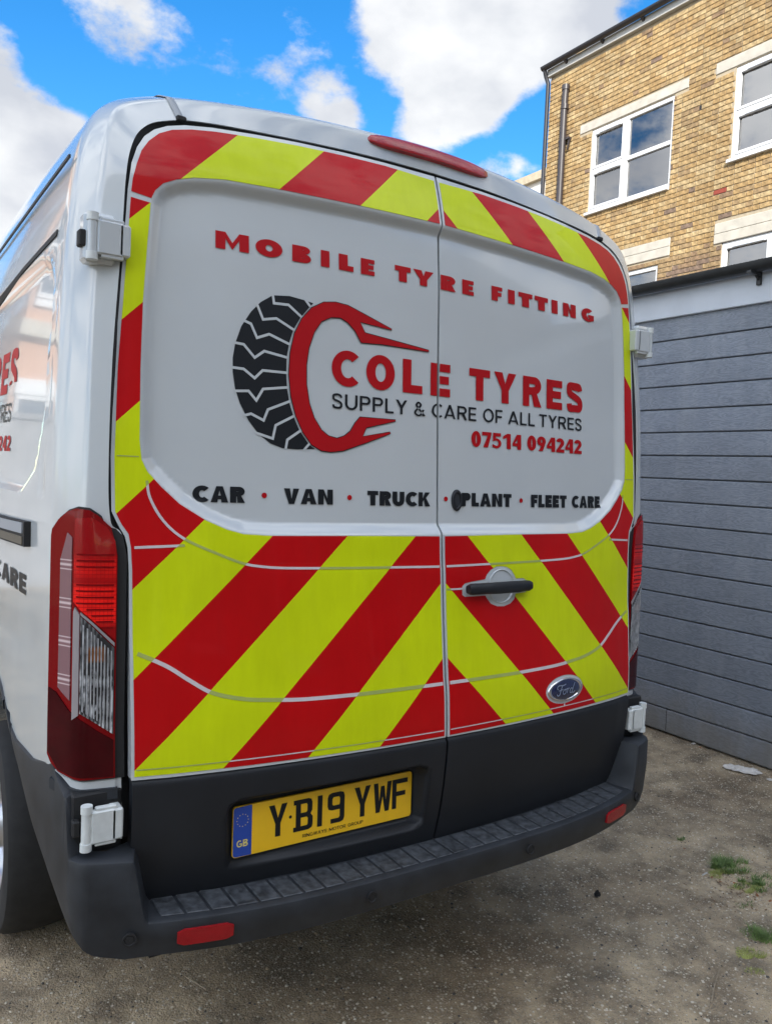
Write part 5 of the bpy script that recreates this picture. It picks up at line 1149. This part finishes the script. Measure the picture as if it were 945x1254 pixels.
# crumpled paper by the garage
def crumple(name, label, cat, u, v, sx, sy, h, m, rot=0, seed=1):
    rg = np.random.default_rng(seed); p = upix(u, v); n_ = 14; V = []; 
    for i in range(n_):
        for j in range(n_):
            a, b = i/(n_-1)*2-1, j/(n_-1)*2-1; e = 1-.25*(abs(a*b))-.15*rg.random()*(abs(a) > .9 or abs(b) > .9)
            V.append((a*sx*e, b*sy*e, .003+h*rg.random()*(1-.6*max(abs(a), abs(b))**3)))
    o = mesh_obj(name, V, [(i*n_+j, (i+1)*n_+j, (i+1)*n_+j+1, i*n_+j+1) for i in range(n_-1) for j in range(n_-1)], m, smooth=False); o.location = (p.x, p.y, float(gz(p.x, p.y))); o.rotation_euler = (0, 0, rot); tag(o, label, cat); return o
M['paper'] = mat('wet_paper', (.55, .52, .48), .8, noise=.15, nscale=30)
crumple('paper_litter', 'flattened pale paper lying below the garage boards', 'litter', 908, 943, .11, .055, .022, M['paper'], -1.1, 3)
crumple('paper_scrap', 'tiny scrap of white paper at the foot of the garage, near the van', 'litter', 849, 911, .018, .012, .008, M['paper'], 0, 5)
crumple('paper_scrap', 'small white scrap at the right edge against the boards', 'litter', 943, 955, .018, .02, .01, M['paper'], 0, 8)
p = upix(863, 1072); o = MB().tube([(-.016, 0, .004), (.016, .003, .004)], .0035, 8).obj('cigarette_end', M['paper']); o.location = (p.x, p.y, 0); tag(o, 'white cigarette end beside the green grass tuft', 'litter')
M['leaf'] = mat('dead_leaf', (.30, .12, .05), .8, noise=.3, nscale=60)
lf = [(0, 0), (.2, .25), (.5, .33), (.8, .2), (1, 0), (.8, -.2), (.5, -.33), (.2, -.25)]
spots = [(838, 1040, 'brown dead leaf nearest the tiny grass sprig'), (852, 1036, 'dead leaf just right of the tiny grass sprig'), (884, 1082, 'brown leaf lying under the green grass tuft'), (902, 1083, 'curled orange leaf between green tuft and yellow patch'), (928, 1098, 'dead leaf at the lower edge of the yellow grass patch'),
         (941, 1104, 'dead leaf at the right edge of the photo below the yellow patch'), (870, 1076, 'dead leaf beside the cigarette end'), (842, 907, 'brown leaf at the foot of the garage closest to the van'), (858, 915, 'dead leaf between the paper scrap and the flattened paper')]
for i, (u, v, lb_) in enumerate(spots):
    p = upix(u, v); s_ = random.uniform(.014, .024)
    V = [(s_*a, s_*b, .003+.004*math.sin(3*a+i)) for a, b in lf]+[(s_*.5, 0, .006)]
    o = mesh_obj('fallen_leaf', V, [(k, (k+1) % 8, 8) for k in range(8)], M['leaf'], smooth=False); o.location = (p.x, p.y, float(gz(p.x, p.y))); o.rotation_euler = (random.gauss(0, .2), random.gauss(0, .2), random.uniform(0, 6.28))
    tag(o, lb_, 'leaf', 'dead leaves on the yard')
V = []; Fc = []
for i in range(900):
    if i < 480: u_ = random.random(); x = 2.975-abs(random.gauss(0, .035)); y = -.9+u_*3.2
    elif i < 700: q_ = upix(905, 1085); x = q_.x+random.gauss(0, .13); y = q_.y+random.gauss(0, .07)
    else: x = random.uniform(.2, 2.9); y = random.uniform(-.8, 1.2)
    s_ = random.uniform(.002, .007)*(1 if i < 700 else .7); a = random.uniform(0, 6.28); z = float(gz(x, y))+.003; k = len(V); tl_ = random.gauss(0, .4)
    for p_, q_ in ((-1, -.35), (.3, -.5), (1, .1), (.2, .5), (-.8, .4)): V.append((x+s_*(p_*math.cos(a)-q_*math.sin(a)), y+s_*(p_*math.sin(a)+q_*math.cos(a)), z+s_*abs(p_)*tl_*.5))
    Fc.append(tuple(range(k, k+5)))
o = mesh_obj('leaf_debris', V, Fc, mat('brown_debris', (.20, .12, .065), .9, noise=.5, nscale=90), smooth=False); tag(o, 'brown leaf crumbs and dirt gathered along the garage foot and round the weeds', 'debris', kind='stuff')
M['twig'] = mat('dry_twig', (.34, .27, .18), .8, noise=.2)
def stick(label, pts, r_, m, name='twig'):
    P = [upix(u, v, .006) for u, v in pts]; c0 = P[0].copy(); o = MB().tube([tuple(q-c0) for q in P], r_, 6).obj(name, m, smooth=True); o.location = c0; tag(o, label, name.replace('_', ' ')); return o
stick('pale thin straw stalk standing out on the ground at lower right', [(884, 1168), (880, 1190), (874, 1210), (871, 1228)], .0018, M['twig'], 'straw_stalk')
stick('short thin twig beneath the van bumper on the left', [(228, 1197), (240, 1204), (252, 1212)], .0018, M['twig'])
crumple('dirt_clod', 'small dark clod lying right of the van shadow', 'clod', 731, 1098, .014, .012, .028, M['rubber'], 0, 9)
